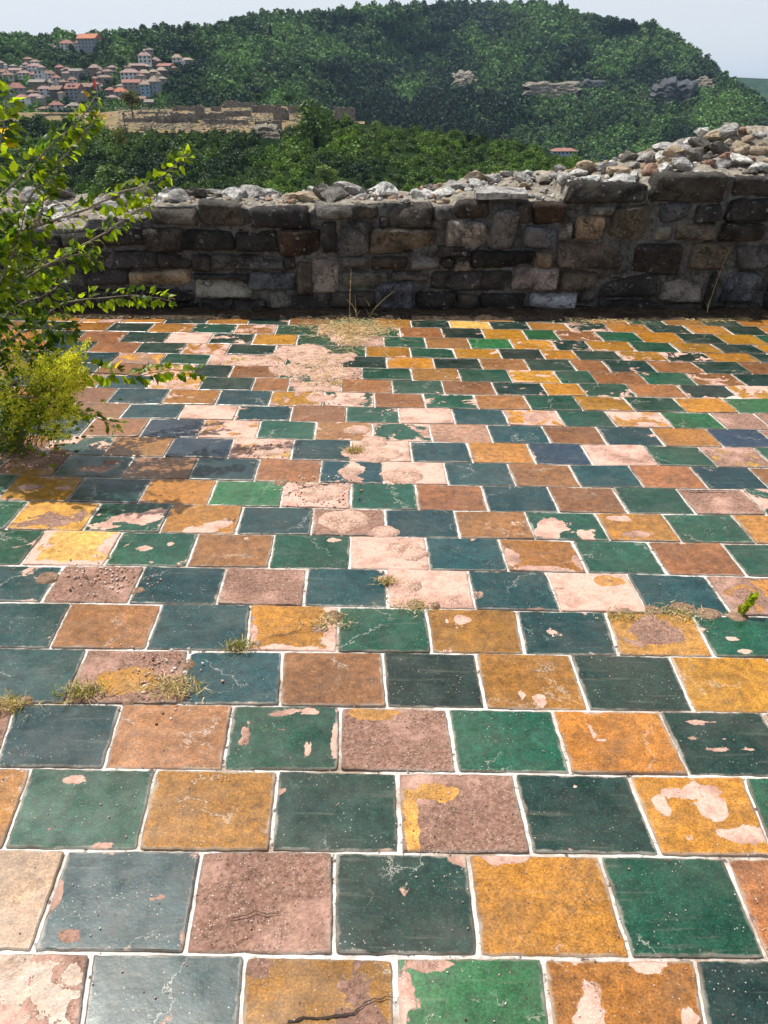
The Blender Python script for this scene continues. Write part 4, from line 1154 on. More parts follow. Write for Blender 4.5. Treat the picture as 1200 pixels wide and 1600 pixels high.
for k in range(420):
    p = at_y(rf.gauss(45, 48), rf.gauss(655, 26), rf.uniform(3.25, 3.6)) - fb
    if p.z < 0.01: p.z = rf.uniform(0.01, 0.06)
    a = rf.uniform(0, 6.28)
    add_leaf(LV, LF, LT, p, Vector((math.cos(a), math.sin(a), 0.3)), Vector((0.1, -0.3, 1)), rf.uniform(0.015, 0.03), leaf_col(rf.random() < 0.4))
obj('leaves', LV, LF, M_LEAF, fp, attrs={'tint': ('FLOAT_COLOR', LT)})

# fresh green seedling at the right edge
gb = on_floor(1158, 962, 0.006)
gp = empty('seedling', gb, 'fresh yellow green seedling in a joint at the right edge', 'weed')
V, Fs = tube([Vector((0, 0, 0)), Vector((0.01, 0, 0.04)), Vector((0.03, 0, 0.085))], [0.0016, 0.0013, 0.0008], 5)
obj('stem', V, Fs, M_STRAW, gp, attrs={'tint': ('FLOAT_COLOR', [(0.2, 0.25, 0.05, 1)] * len(V))})
LV = []; LF = []; LT = []
for k in range(16):
    t = k / 16
    a = k * 2.4
    p = Vector((0.03 * t, 0, 0.01 + 0.075 * t))
    add_leaf(LV, LF, LT, p, Vector((math.cos(a), math.sin(a) * 0.6, 0.9)), Vector((math.cos(a), math.sin(a), -0.3)), random.uniform(0.02, 0.036), (0.16, 0.24, 0.03))
obj('leaves', LV, LF, M_LEAF, gp, attrs={'tint': ('FLOAT_COLOR', LT)})

# ------------------------------------------------------------------ terrain beyond the wall
CREST = [(-500, 95), (-300, 72), (0, 60), (50, 60), (100, 57), (130, 58), (160, 55), (200, 52), (240, 49), (280, 46), (330, 42), (380, 33), (410, 26), (450, 23), (500, 19), (560, 13), (620, 9), (700, 7), (760, 6),
         (830, 5), (860, 8), (890, 15), (920, 25), (980, 35), (1030, 45), (1062, 60), (1075, 70), (1100, 90), (1130, 115), (1145, 127), (1170, 145), (1200, 165), (1260, 200), (1400, 250), (1700, 290)]
def hdepth(px, py):
    L = max(505, 525 + (190 - py) * 3.3)
    R = 860 + (245 - py) * 3.6
    k = sm(230, 700, px)
    g = L * (1 - k) + R * k
    fold = 0.08 * fbm(px * 0.006 + 3, py * 0.014, 1, 4) + 0.05 * math.sin(px * 0.018 + py * 0.02 + 1.2 * fbm(px * 0.004, py * 0.006, 9, 2)) * sm(330, 600, px)
    return g * (1 + fold)
def hpt(px, py):
    return at_y(px, py, hdepth(px, py))
xs = list(range(-500, 1701, 12)); NJ = 34
V = []; Fs = []
for px in xs:
    cy = interp(CREST, px)
    for j in range(NJ + 1):
        py = cy + (330 - cy) * (j / NJ) ** 1.15
        V.append(hpt(px, py) if j or True else None)
    top = hpt(px, cy)
    V.append(top + Vector((0, 160, -18))); V.append(top + Vector((0, 700, -190)))
n1 = NJ + 3
order = list(range(NJ, -1, -1)) + [NJ + 1, NJ + 2]
for i in range(len(xs) - 1):
    for a, b in zip(order[:-1], order[1:]):
        Fs.append((i * n1 + a, (i + 1) * n1 + a, (i + 1) * n1 + b, i * n1 + b))
tag(obj('hills', V, Fs, M_HILL, smooth=True), kind='structure')

# far blue ridge at the right
V = []; Fs = []
xs = list(range(700, 2001, 25))
for px in xs:
    cy = interp([(700, 135), (1000, 128), (1130, 120), (1160, 121), (1200, 123), (1400, 118), (2000, 130)], px) + 1.2 * fbm(px * 0.02, 1)
    for py, Y in ((330, 2700), (250, 3000), (200, 3250), (160, 3500), (140, 3700), (cy, 3900)):
        V.append(at_y(px, py, Y * (1 + 0.02 * fbm(px * 0.01, py * 0.02, 4))))
    V.append(at_y(px, cy, 3900) + Vector((0, 900, -100)))
for i in range(len(xs) - 1):
    for k in range(6):
        Fs.append((i * 7 + k, (i + 1) * 7 + k, (i + 1) * 7 + k + 1, i * 7 + k + 1))
M_RIDGE = mat_ground_patch('ridge_woods', (0.02, 0.045, 0.018), (0.05, 0.085, 0.03), (0.012, 0.03, 0.015), 0.012, 0.045)
tag(obj('far_ridge', V, Fs, M_RIDGE, smooth=True), kind='structure')

# slope of the middle hill and its dry plateau
EDGE = [(-500, 195), (0, 190), (60, 188), (150, 195), (180, 206), (300, 208), (390, 208), (440, 205), (480, 196), (520, 190), (560, 193), (600, 196), (650, 202), (700, 207), (750, 213), (800, 222), (850, 236), (880, 246), (900, 252), (950, 266), (1000, 280), (1100, 300), (1500, 330)]
def sdepth(px, py): return (345 - (py - 200) * 0.85) * (1 + 0.03 * fbm(px * 0.01, py * 0.012, 6))
def pdepth(px, py): return 352 + (205 - py) * 4.4
xs = list(range(-500, 1501, 12)); V = []; Fs = []
for px in xs:
    e = interp(EDGE, px)
    for j in range(17):
        py = e + (345 - e) * j / 16
        V.append(at_y(px, py, sdepth(px, py)))
    low = at_y(px, 345, sdepth(px, 345))
    V.append(Vector((low.x, low.y - 90, -66)))
n1 = 18
for i in range(len(xs) - 1):
    for k in range(n1 - 1):
        Fs.append((i * n1 + k, i * n1 + k + 1, (i + 1) * n1 + k + 1, (i + 1) * n1 + k))
tag(obj('hillside', V, Fs, M_HILL, smooth=True), kind='structure')
V = []; Fs = []
xs = list(range(-500, 571, 10)); PF = [(-500, 178), (0, 176), (160, 176), (200, 172), (330, 168), (400, 164), (450, 166), (490, 186), (520, 189), (570, 190)]
for px in xs:
    e = interp(EDGE, px) + 1.0; f_ = min(interp(PF, px), e - 3)
    for j in range(12):
        py = e + (f_ - e) * j / 11
        V.append(at_y(px, py, pdepth(px, py)) + Vector((0, 0, 0.5 * fbm(px * 0.05, py * 0.2, 3))))
    q = at_y(px, f_, pdepth(px, f_))
    V.append(q + Vector((0, 6, -6))); V.append(q + Vector((0, 20, -50)))
n1 = 14
for i in range(len(xs) - 1):
    for k in range(n1 - 1):
        Fs.append((i * n1 + k, (i + 1) * n1 + k, (i + 1) * n1 + k + 1, i * n1 + k + 1))
tag(obj('plateau', V, Fs, M_DRY, smooth=True), kind='structure')

# ------------------------------------------------------------------ foliage masses
def crown_proto(seed, nq, lobes, qsize, core=True):
    """unit crown (radius ~1, standing on z=0): leaf-clump quads spread over lobes"""
    r = np.random.default_rng(seed)
    cen = []
    for k in range(lobes):
        a = r.uniform(0, 6.28); z = r.uniform(0.35, 1.45); rad = r.uniform(0.1, 0.62) * (1.15 - abs(z - 0.8) * 0.6)
        cen.append((rad * math.cos(a), rad * math.sin(a), z, r.uniform(0.28, 0.5)))
    cen = np.array(cen)
    idx = r.integers(0, lobes, nq)
    n = r.normal(size=(nq, 3)); n[:, 2] += 0.35; n /= np.linalg.norm(n, axis=1)[:, None]
    rad = cen[idx, 3] * r.uniform(0.65, 1.08, nq)
    P = cen[idx, :3] + n * rad[:, None]
    a = np.cross(n, r.normal(size=(nq, 3))); a /= np.linalg.norm(a, axis=1)[:, None]
    nn = n + 0.9 * r.normal(size=(nq, 3)); nn /= np.linalg.norm(nn, axis=1)[:, None]
    a = a - nn * np.sum(a * nn, axis=1)[:, None]; a /= np.linalg.norm(a, axis=1)[:, None]
    b = np.cross(nn, a)
    s = qsize * r.uniform(0.6, 1.3, nq)[:, None]
    V = np.stack([P - a * s, P - b * s * 0.75, P + a * s * 1.1, P + b * s * 0.8], axis=1).reshape(-1, 3)
    Fc = np.arange(nq * 4).reshape(-1, 4)
    shade = np.repeat(r.uniform(0.7, 1.3, nq), 4)
    return V, Fc, shade
def scatter(name, items, protos, mat, parent=None):
    """items: (pos, radius, height factor, colour)"""
    Vs = []; Fs = []; Ts = []; n = 0
    for i, (p, rad, hf, c) in enumerate(items):
        V, Fc, sh = protos[i % len(protos)]
        a = rng.uniform(0, 6.28)
        ca, sa = math.cos(a), math.sin(a)
        W = np.empty_like(V)
        W[:, 0] = (V[:, 0] * ca - V[:, 1] * sa) * rad + p[0]
        W[:, 1] = (V[:, 0] * sa + V[:, 1] * ca) * rad + p[1]
        W[:, 2] = V[:, 2] * rad * hf + p[2]
        T = np.ones((len(V), 4)); T[:, :3] = np.array(c)[None, :] * sh[:, None]
        Vs.append(W); Fs.append(Fc + n); Ts.append(T); n += len(V)
    return tri_obj(name, np.vstack(Vs), np.vstack(Fs), 4, mat, parent, np.vstack(Ts))
FAR = [crown_proto(s, 80, 7, 0.26) for s in range(8)]
NEAR = [crown_proto(40 + s, 420, 14, 0.115) for s in range(8)]

HOUSES = [ # x0,x1,ytop,ybase, roof, wall, storeys-type, label
 (127,157,55,77,'orange','bluegrey','g3','large grey building with a bright orange roof, highest of the village'),
 (97,117,64,80,'red','white','h3','white house on the slope just left of the large orange-roofed building'),
 (72,86,70,79,'dark','white','h1','low dark-roofed house, leftmost of the three up at the tree line'),
 (119,126,64,76,'brown','white','h2','narrow white house squeezed against the large orange-roofed building'),
 (39,52,90,99,'brown','brown','h2','brown hip-roofed house topmost of the left cluster'),
 (50,63,94,103,'pink','white','h2','white house with a pink roof, second from the top of the left cluster'),
 (37,47,98,109,'pink','grey','h2','small pinkish house left of the one with a white balcony'),
 (47,67,100,113,'pink','white','h2','wide pink-roofed house with a white balcony front in the left cluster'),
 (17,27,101,109,'grey','grey','h1','small grey house among dark trees at the upper left'),
 (-3,8,96,105,'grey','grey','h1','grey house cut by the left edge of the photo, the upper one'),
 (-2,15,109,123,'brown','grey','h2','brown-roofed house cut by the left edge of the photo, the lower one'),
 (17,36,107,117,'pink','beige','g1','long house with a big pinkish roof at the left'),
 (5,23,114,125,'brown','beige','h1','beige house with a shallow roof below the long pinkish one'),
 (30,48,111,123,'pink','white','h2','white house with a pink hip roof beside the beige house'),
 (50,58,113,126,'red','grey','h2','narrow house with a reddish roof left of the white dark-windowed block'),
 (58,71,111,129,'white','white','f3','bright white flat-topped block with dark windows'),
 (70,88,111,127,'brown','white','h3','white three-storey house with a brown roof right of the white block'),
 (84,96,118,131,'red','white','h2','house with a small red roof below the three-storey white house'),
 (89,101,102,114,'red','brown','h2','reddish house above the centre of the village'),
 (102,111,105,116,'brown','brown','h2','narrow brown house right of the reddish one'),
 (111,138,108,120,'grey','grey','g1','wide low house with a long grey-pink roof'),
 (142,158,102,117,'pink','brown','h2','brown house with a pink hip roof right of the wide low one'),
 (170,183,103,112,'pink','grey','h1','pink-roofed house alone among trees in the middle of the village'),
 (49,73,125,137,'grey','brown','g2','house with a wide grey-brown roof below the white block'),
 (73,85,126,137,'grey','white','h1','small white gabled house right of the wide grey-brown roof'),
 (96,108,125,137,'brown','brown','h1','small brown house near the centre of the village'),
 (108,122,121,134,'brown','white','h2','white-walled house with a brown roof above the dormered red roof'),
 (153,177,118,129,'brown','grey','h1','wide low house with a dull brown hip roof'),
 (161,177,109,119,'brown','grey','h1','smaller brown hip-roofed house directly above the wide brown one'),
 (10,18,134,145,'red','brown','g1','little red-roofed house left of the red-roofed blue-walled one'),
 (18,41,131,155,'red','bluegrey','h3','tall blue-grey house with a bright red hip roof at the left'),
 (62,82,135,149,'pink','white','h2','white house with pink roofs below the wide grey-brown roof'),
 (82,102,135,153,'brown','dark','g2','brown gabled house with dark walls at the middle left'),
 (44,58,141,150,'brown','brown','h1','low brown-roofed house right of the tall blue-grey one'),
 (107,131,132,155,'red','bluegrey','g3','large red-roofed house with dormers and blue-grey walls'),
 (129,150,131,148,'brown','dark','g2','dark house with a brown gable next to the dormered red roof'),
 (146,158,129,138,'red','brown','h1','small house with a bright red roof beside the flagpole'),
 (29,46,148,163,'red','white','h2','white house with a red hip roof near the lower left of the village'),
 (47,67,147,160,'pink','grey','h2','grey house with a pinkish roof right of the lower white one'),
 (81,99,159,176,'red','lightgrey','h2','pale two-storey house with a red hip roof, lowest of the village'),
 (62,78,167,177,'brown','brown','h1','low brown-roofed house left of the lowest red hip roof'),
 (109,128,161,175,'grey','beige','h2','grey-roofed house behind the shrub tip near the dry field'),
 (168,182,137,150,'red','brown','h2','brown house with a dull red roof left of the orange-roofed one'),
 (182,200,138,157,'orange','bluegrey','h2','blue-grey house with an orange hip roof and white windows'),
 (169,184,149,160,'pink','beige','h1','pinkish low house below the dull red roof'),
 (217,237,83,99,'pink','white','h2','white house with a pink roof, second highest of the right cluster'),
 (239,249,90,102,'pink','grey','h2','small grey house right of the upper white one'),
 (228,240,76,83,'grey','grey','h1','grey roof half sunk in trees, topmost of the right cluster'),
 (271,285,86,102,'tan','white','h2','white tan-roofed house with a blue window at the right end of the village'),
 (285,302,91,101,'tan','grey','h1','low tan-roofed house, rightmost of the village'),
 (204,226,100,110,'pink','brown','g1','long pink and tan roofed house in the right cluster'),
 (226,236,101,111,'tan','grey','h1','small tan-roofed house in the middle of the right cluster'),
 (249,272,100,112,'red','grey','g1','long red-roofed house at the right of the cluster'),
 (192,219,109,126,'pink','white','h2','broad white house with a pink roof and dark windows'),
 (219,235,110,126,'tan','brown','h2','brown-walled house joined to the broad white one'),
 (235,247,109,121,'tan','brown','h2','brown house with a tan roof between the joined one and the tall tan one'),
 (247,261,106,121,'tan','dark','h2','dark house with a light tan hip roof below the long red one'),
 (195,221,125,140,'red','grey','g2','wide house with a red gable roof over dark trees'),
 (222,238,126,148,'tan','bluewall','h3','tall house with pale blue walls beside the wide red gable'),
 (236,251,120,147,'tan','bluegrey','h3','tallest blue-grey house with a tan hip roof in the right cluster'),
 (250,260,120,130,'tan','grey','h1','small tan hip roof to the right of the tallest blue-grey house'),
 (214,229,151,163,'brown','grey','g1','brown-roofed house above the ruins, left one of two'),
 (228,241,156,168,'grey','dark','g1','dark house with a grey roof above the ruins, right one of two'),
]
def in_house(px, py, m=1.5):
    for (x0, x1, yt, yb, *_ ) in HOUSES:
        if x0 - m < px < x1 + m and yt - m < py < yb + 3: return True
    return False
CLIFFS = [(818, 904, 126, 158), (708, 744, 112, 146), (1086, 1114, 120, 148), (1020, 1084, 128, 192), (902, 946, 126, 149)]
def in_cliff(px, py):
    for (a, b, c, d) in CLIFFS:
        e = 0.5 * fbm(px * 0.08, py * 0.08, 2)
        if a + 3 < px < b - 3 and c < py < d + 3 and not (((px - (a + b) / 2) / (b - a) * 2) ** 2 + ((py - (c + d) / 2) / (d - c) * 2) ** 2 + e > 0.72): return True
    return False
items = []
rt = random.Random(77)
for k in range(26000):
    px = rt.uniform(-260, 1420)
    cy = interp(CREST, px)
    py = cy + (268 - cy) * rt.random() ** 1.0
    if px < 540 and py > 196: continue
    if in_cliff(px, py + 2) and rt.random() > (0.45 if 895 < px < 1086 else 0.12): continue
    vill = px < 315 and 84 < py < 182
    if vill:
        if in_house(px, py + 3, 1.0) or in_house(px, py, 0.5): continue
        if rt.random() < 0.06: continue
    p = hpt(px, py)
    s = m_per_px(px, py, p.y)
    base = 5.8 if px < 450 else 5.0
    rad = s * base * rt.choice([rt.uniform(0.6, 0.9), rt.uniform(0.8, 1.2), rt.uniform(1.0, 1.5)]) * (0.8 if vill else 1)
    v = fbm(px * 0.012, py * 0.02, 5, 4)
    mixg = min(1.2, max(0, 0.5 + v * 1.3 + rt.uniform(-0.4, 0.4)))
    c = [0.018 * (1 - mixg) + 0.130 * mixg, 0.050 * (1 - mixg) + 0.240 * mixg, 0.030 * (1 - mixg) + 0.070 * mixg]
    if rt.random() < 0.05: c = [0.11, 0.15, 0.05]
    # shaded folds low on the slope, shade painted into darker, taller crowns
    if 150 < py < 215 and 540 < px < 800 and fbm(px * 0.02, py * 0.03, 8) > -0.25: c = [0.022, 0.045, 0.026]; hf = 1.5
    else: hf = rt.uniform(0.8, 1.15)
    items.append((p - Vector((0, 0, rad * 0.4)), rad, hf, c))
tag(scatter('forest', items, FAR, M_FOREST), 'dense green forest covering the mountain and the slopes around the village', 'forest', kind='stuff')

items = []
for k in range(2700):
    px = rt.uniform(-260, 1100)
    e = interp(EDGE, px)
    py = e + 2 + (330 - e) * rt.random()
    if 400 < px < 440 and 190 < py < 232: continue
    if 150 < px < 470 and py < e + 7: continue
    p = at_y(px, py, sdepth(px, py))
    s = m_per_px(px, py, p.y)
    rad = s * rt.uniform(9, 16) * (0.8 if px > 560 else 1)
    if 130 < px < 470 and py < e + 16: rad *= 0.6
    v = fbm(px * 0.01, py * 0.02, 15, 4)
    mixg = min(1, max(0, 0.42 + v * 0.9 + rt.uniform(-0.35, 0.35) + 0.28 * sm(480, 620, px)))
    c = [0.014 * (1 - mixg) + 0.115 * mixg, 0.042 * (1 - mixg) + 0.205 * mixg, 0.014 * (1 - mixg) + 0.024 * mixg]
    items.append((p - Vector((0, 0, rad * 0.9)), rad, rt.uniform(0.8, 1.2), c))
for k in range(170):
    px = rt.choice([rt.uniform(-100, 480), rt.uniform(165, 470)]); py = rt.uniform(171, 205)
    if 268 < px < 310 and py > 172: continue
    p = at_y(px, py, pdepth(px, py)); s = m_per_px(px, py, p.y); rad = s * rt.uniform(1.0, 3.2)
    g_ = rt.uniform(0.6, 1.3)
    items.append((p - Vector((0, 0, rad * 0.7)), rad, 0.8, [0.07 * g_, 0.095 * g_, 0.025]))
for k in range(170):
    px = rt.uniform(150, 560); py = interp(EDGE, px) + rt.uniform(-1, 6)
    p = at_y(px, py + 3, sdepth(px, py + 3)); s = m_per_px(px, py, p.y); rad = s * rt.uniform(4, 8)
    g_ = rt.uniform(0.5, 1.3)
    items.append((p - Vector((0, 0, rad * 0.6)), rad, 1.0, [0.05 * g_, 0.095 * g_, 0.022]))
tag(scatter('woodland', items, NEAR, M_WOOD2), 'bushy woodland on the nearer slope between the wall and the ruins', 'woodland', kind='stuff')

# single trees that stand out
def tree(name, px, py_base, hpx, wpx, Y, col, label, cat='tree', conifer=False, group=None):
    b = at_y(px, py_base, Y)
    s = m_per_px(px, py_base, Y)
    h = hpx * s; w = wpx * s
    r = empty(name, b, label, cat, group)
    V, Fs = tube([Vector((0, 0, -1.0)), Vector((0.02 * h, 0, h * 0.3)), Vector((0, 0.01 * h, h * 0.75))], [0.035 * h, 0.028 * h, 0.008 * h], 7)
    obj('trunk', V, Fs, M_TRUNK, r, smooth=True)
    if conifer:
        n = 900
        rr_ = np.random.default_rng(int(px))
        z = rr_.random(n) ** 0.8
        a = rr_.uniform(0, 6.28, n)
        rad = (1 - z) * w * 0.5 * rr_.uniform(0.6, 1.05, n) + 0.02 * w
        P = np.stack([rad * np.cos(a), rad * np.sin(a), 0.08 * h + z * h * 0.92], 1)
        d = np.stack([np.cos(a), np.sin(a), -0.3 * np.ones(n)], 1); t = np.stack([-np.sin(a), np.cos(a), np.zeros(n)], 1)
        q = w * 0.07
        V = np.stack([P - d * q, P - t * q, P + d * q, P + t * q], 1).reshape(-1, 3)
        T = np.ones((n * 4, 4)); T[:, :3] = np.array(col) * np.repeat(rr_.uniform(0.6, 1.3, n), 4)[:, None]
        tri_obj('crown', V, np.arange(n * 4).reshape(-1, 4), 4, M_WOOD2, r, T)
    else:
        pr = crown_proto(int(px) + int(py_base), 900, 18, 0.085)
        scatter('crown', [(Vector((0, 0, h * 0.18)), w * 0.55, (h * 0.82 / 1.75) / (w * 0.55), col)], [pr], M_WOOD2, r)
    return r
GC = 'dark conifers on the mountain'
tree('conifer', 423, 60, 19, 12, hdepth(423, 60) - 6, (0.016, 0.035, 0.024), 'leftmost of the three dark pointed conifers high on the mountain', 'conifer', True, GC)
tree('conifer', 501, 55, 21, 13, hdepth(501, 55) - 6, (0.014, 0.032, 0.022), 'middle one of the three dark pointed conifers high on the mountain', 'conifer', True, GC)
tree('conifer', 522, 39, 17, 11, hdepth(522, 39) - 6, (0.014, 0.032, 0.022), 'dark pointed conifer nearest the mountain crest', 'conifer', True, GC)
tree('broadleaf_tree', 207, 181, 33, 36, 360, (0.10, 0.095, 0.03), 'olive brown tree at the left end of the ruins')
tree('broadleaf_tree', 190, 245, 42, 26, 318, (0.20, 0.22, 0.04), 'yellow green tree on the slope below the dry field')
tree('broadleaf_tree', 404, 164, 16, 17, 400, (0.05, 0.11, 0.03), 'round green tree behind the ruins, left one of two')
tree('broadleaf_tree', 450, 166, 18, 21, 400, (0.045, 0.10, 0.028), 'round green tree behind the ruins, right one of two')
tree('broadleaf_tree', 488, 226, 62, 72, 322, (0.07, 0.13, 0.022), 'broad sunlit tree at the right end of the ruins')
tree('broadleaf_tree', 508, 296, 34, 44, 262, (0.13, 0.19, 0.04), 'pale green tree standing up just behind the middle of the wall')
tree('broadleaf_tree', 181, 306, 46, 60, 262, (0.10, 0.17, 0.03), 'light green tree behind the wall seen through the shrub tips')
tree('broadleaf_tree', 133, 113, 22, 20, hdepth(133, 113) - 25, (0.04, 0.085, 0.025), 'round dark tree among the houses at the village centre')
tree('broadleaf_tree', 191, 112, 26, 24, hdepth(191, 112) - 30, (0.035, 0.08, 0.025), 'round dark tree above the right cluster of houses')
tree('broadleaf_tree', 135, 150, 4, 4, 420, (0.05, 0.09, 0.03), 'small bush at the far edge of the dry field') if False else None

# ------------------------------------------------------------------ houses
RC = {'orange': (0.50, 0.19, 0.10), 'red': (0.33, 0.15, 0.12), 'pink': (0.33, 0.22, 0.20), 'brown': (0.26, 0.165, 0.125), 'dark': (0.10, 0.08, 0.07), 'grey': (0.27, 0.23, 0.20), 'tan': (0.38, 0.30, 0.22), 'white': (0.5, 0.5, 0.5)}
WC = {'white': (0.80, 0.80, 0.80), 'bluegrey': (0.30, 0.33, 0.38), 'brown': (0.24, 0.18, 0.14), 'grey': (0.34, 0.32, 0.30), 'beige': (0.58, 0.52, 0.44), 'dark': (0.13, 0.11, 0.10), 'lightgrey': (0.55, 0.56, 0.58), 'bluewall': (0.32, 0.45, 0.56)}
def roof_mat(k):
    M = Mat('roof_' + k); P = M.objc()
    w = M.n('ShaderNodeTexWave', {'Vector': P, 'Scale': 1.6, 'Distortion': 1.0}, bands_direction='X').outputs['Fac']
    c = tuple(v for v in RC[k])
    col = M.mix(M.ramp(M.noise(P, 0.8, 5, 0.7), 0.35, 0.65), tuple(v * 0.7 for v in c), tuple(min(1, v * 1.25) for v in c))
    return M.fin(col, 0.85, M.bump(w, 0.5, 0.15))
def wall_mat(k):
    M = Mat('plaster_' + k); P = M.objc(); c = WC[k]
    col = M.mix(M.ramp(M.noise(P, 0.5, 5, 0.7), 0.35, 0.7), tuple(v * 0.8 for v in c), c)
    return M.fin(col, 0.9)
RM = {k: roof_mat(k) for k in RC}; WM = {k: wall_mat(k) for k in WC}
M_GLASS = Mat('window_glass').fin((0.03, 0.035, 0.045), 0.15)
M_CHIM = mat_simple('chimney_brick', (0.3, 0.16, 0.11), (0.5, 0.4, 0.34), 2)
def box(a, b):
    x0, y0, z0 = a; x1, y1, z1 = b
    V = [(x0, y0, z0), (x1, y0, z0), (x1, y1, z0), (x0, y1, z0), (x0, y0, z1), (x1, y0, z1), (x1, y1, z1), (x0, y1, z1)]
    return V, [(0, 3, 2, 1), (4, 5, 6, 7), (0, 1, 5, 4), (1, 2, 6, 5), (2, 3, 7, 6), (3, 0, 4, 7)]
rh = random.Random(3)
for (x0, x1, yt, yb, rc_, wc, ty, lb) in HOUSES:
    xc = (x0 + x1) / 2
    Y = hdepth(xc, yb) - 8
    b = at_y(xc, yb, Y); s = m_per_px(xc, yb, Y)
    W = (x1 - x0) * s * 0.98; H = (yb - yt) * s * 0.95
    n_st = int(ty[1])
    rh_ = H * (0.34 if ty[0] != 'f' else 0.05); wh = H - rh_
    D = max(W * 0.75, 6)
    h = empty('house', b, lb, 'house', 'houses of the hillside village')
    h.rotation_euler = (0, 0, rh.uniform(-0.35, 0.35))
    V, Fs = box((-W / 2, -D / 2, -7), (W / 2, D / 2, wh))
    obj('wall', V, Fs, WM[wc], h)
    o_ = W * 0.03 + 0.35
    zb = wh + 0.02
    a, c_ = W / 2 + o_, D / 2 + o_
    if ty[0] == 'h':
        k = max(0.2, (W - D) / 2 + 0.1 * W)
        V = [(-a, -c_, zb), (a, -c_, zb), (a, c_, zb), (-a, c_, zb), (-k, 0, wh + rh_), (k, 0, wh + rh_), (-a, -c_, zb - 0.25), (a, -c_, zb - 0.25), (a, c_, zb - 0.25), (-a, c_, zb - 0.25)]
        Fs = [(0, 1, 5, 4), (1, 2, 5), (2, 3, 4, 5), (3, 0, 4), (6, 7, 1, 0), (7, 8, 2, 1), (8, 9, 3, 2), (9, 6, 0, 3), (9, 8, 7, 6)]
    elif ty[0] == 'g':
        V = [(-a, -c_, zb), (a, -c_, zb), (a, c_, zb), (-a, c_, zb), (-a, 0, wh + rh_), (a, 0, wh + rh_), (-a, -c_, zb - 0.25), (a, -c_, zb - 0.25), (a, c_, zb - 0.25), (-a, c_, zb - 0.25)]
        Fs = [(0, 1, 5, 4), (1, 2, 5), (2, 3, 4, 5), (3, 0, 4), (6, 7, 1, 0), (7, 8, 2, 1), (8, 9, 3, 2), (9, 6, 0, 3), (9, 8, 7, 6)]
    else:
        V, Fs = box((-a, -c_, zb), (a, c_, wh + rh_))
    rf_ = obj('roof', V, Fs, RM[rc_], h)
    if rh.random() < 0.75 and ty[0] != 'f':
        cx_ = rh.uniform(-0.3, 0.3) * W
        V, Fs = box((cx_ - 0.45, -0.4, wh + rh_ * 0.6), (cx_ + 0.45, 0.4, wh + rh_ + 1.0))
        obj('chimney', V, Fs, M_CHIM, rf_)
    if rh.random() < 0.6:
        sd = rh.choice((-1, 1)); w2 = W * rh.uniform(0.35, 0.6); h2 = wh * rh.uniform(0.45, 0.8); d2 = D * rh.uniform(0.5, 0.8); xo = sd * (W / 2 + w2 * 0.3); yo = -D * rh.uniform(0.1, 0.5)
        V, Fs = box((xo - w2 / 2, yo - d2 / 2, -7), (xo + w2 / 2, yo + d2 / 2, h2))
        wg = obj('wing', V, Fs, WM[rh.choice(['white', 'beige', 'grey', 'brown', wc])], h)
        e_ = 0.45
        V = [(xo - w2 / 2 - e_, yo - d2 / 2 - e_, h2 + .02), (xo + w2 / 2 + e_, yo - d2 / 2 - e_, h2 + .02), (xo + w2 / 2 + e_, yo + d2 / 2 + e_, h2 + .02), (xo - w2 / 2 - e_, yo + d2 / 2 + e_, h2 + .02), (xo - w2 * .15, yo, h2 + 1.5), (xo + w2 * .15, yo, h2 + 1.5)]
        obj('roof', V, [(0, 1, 5, 4), (1, 2, 5), (2, 3, 4, 5), (3, 0, 4), (3, 2, 1, 0)], RM[rh.choice(['brown', 'pink', 'tan', 'grey', rc_])], wg)
    if 'dormers' in lb:
        for dx in (-0.18, 0.14):
            V, Fs = box((dx * W - 0.9, -D * 0.42, wh + 0.1), (dx * W + 0.9, -D * 0.1, wh + rh_ * 0.62))
            obj('dormer', V, Fs, RM['brown'], rf_)
    nw = max(2, int(W / 3.2))
    fl = wh / n_st
    for st in range(n_st):
        for i in range(nw):
            wx = -W / 2 + W * (i + 0.5) / nw
            ww = min(0.55 * W / nw, 1.3); wz = fl * (st + 0.30)
            hh = min(fl * 0.50, 1.6)
            # glass pane set in a pale frame standing proud of the wall
            V, Fs = box((wx - ww / 2 - 0.12, -D / 2 - 0.10, wz - 0.12), (wx + ww / 2 + 0.12, -D / 2 - 0.002, wz + hh + 0.12))
            V2, F2 = box((wx - ww / 2, -D / 2 - 0.16, wz), (wx + ww / 2, -D / 2 - 0.102, wz + hh))
            win = obj('window', V + V2, Fs + [tuple(8 + q for q in f) for f in F2], WM['lightgrey'] if wc in ('dark', 'brown', 'bluegrey', 'grey', 'bluewall') else WM['brown'], h, mats=[M_GLASS], midx=[0] * 6 + [1] * 6)
    if 'balcony' in lb:
        V, Fs = box((-W * 0.45, -D / 2 - 1.3, wh * 0.42), (W * 0.45, -D / 2 - 0.2, wh * 0.42 + 1.0))
        obj('balcony', V, Fs, WM['white'], h)

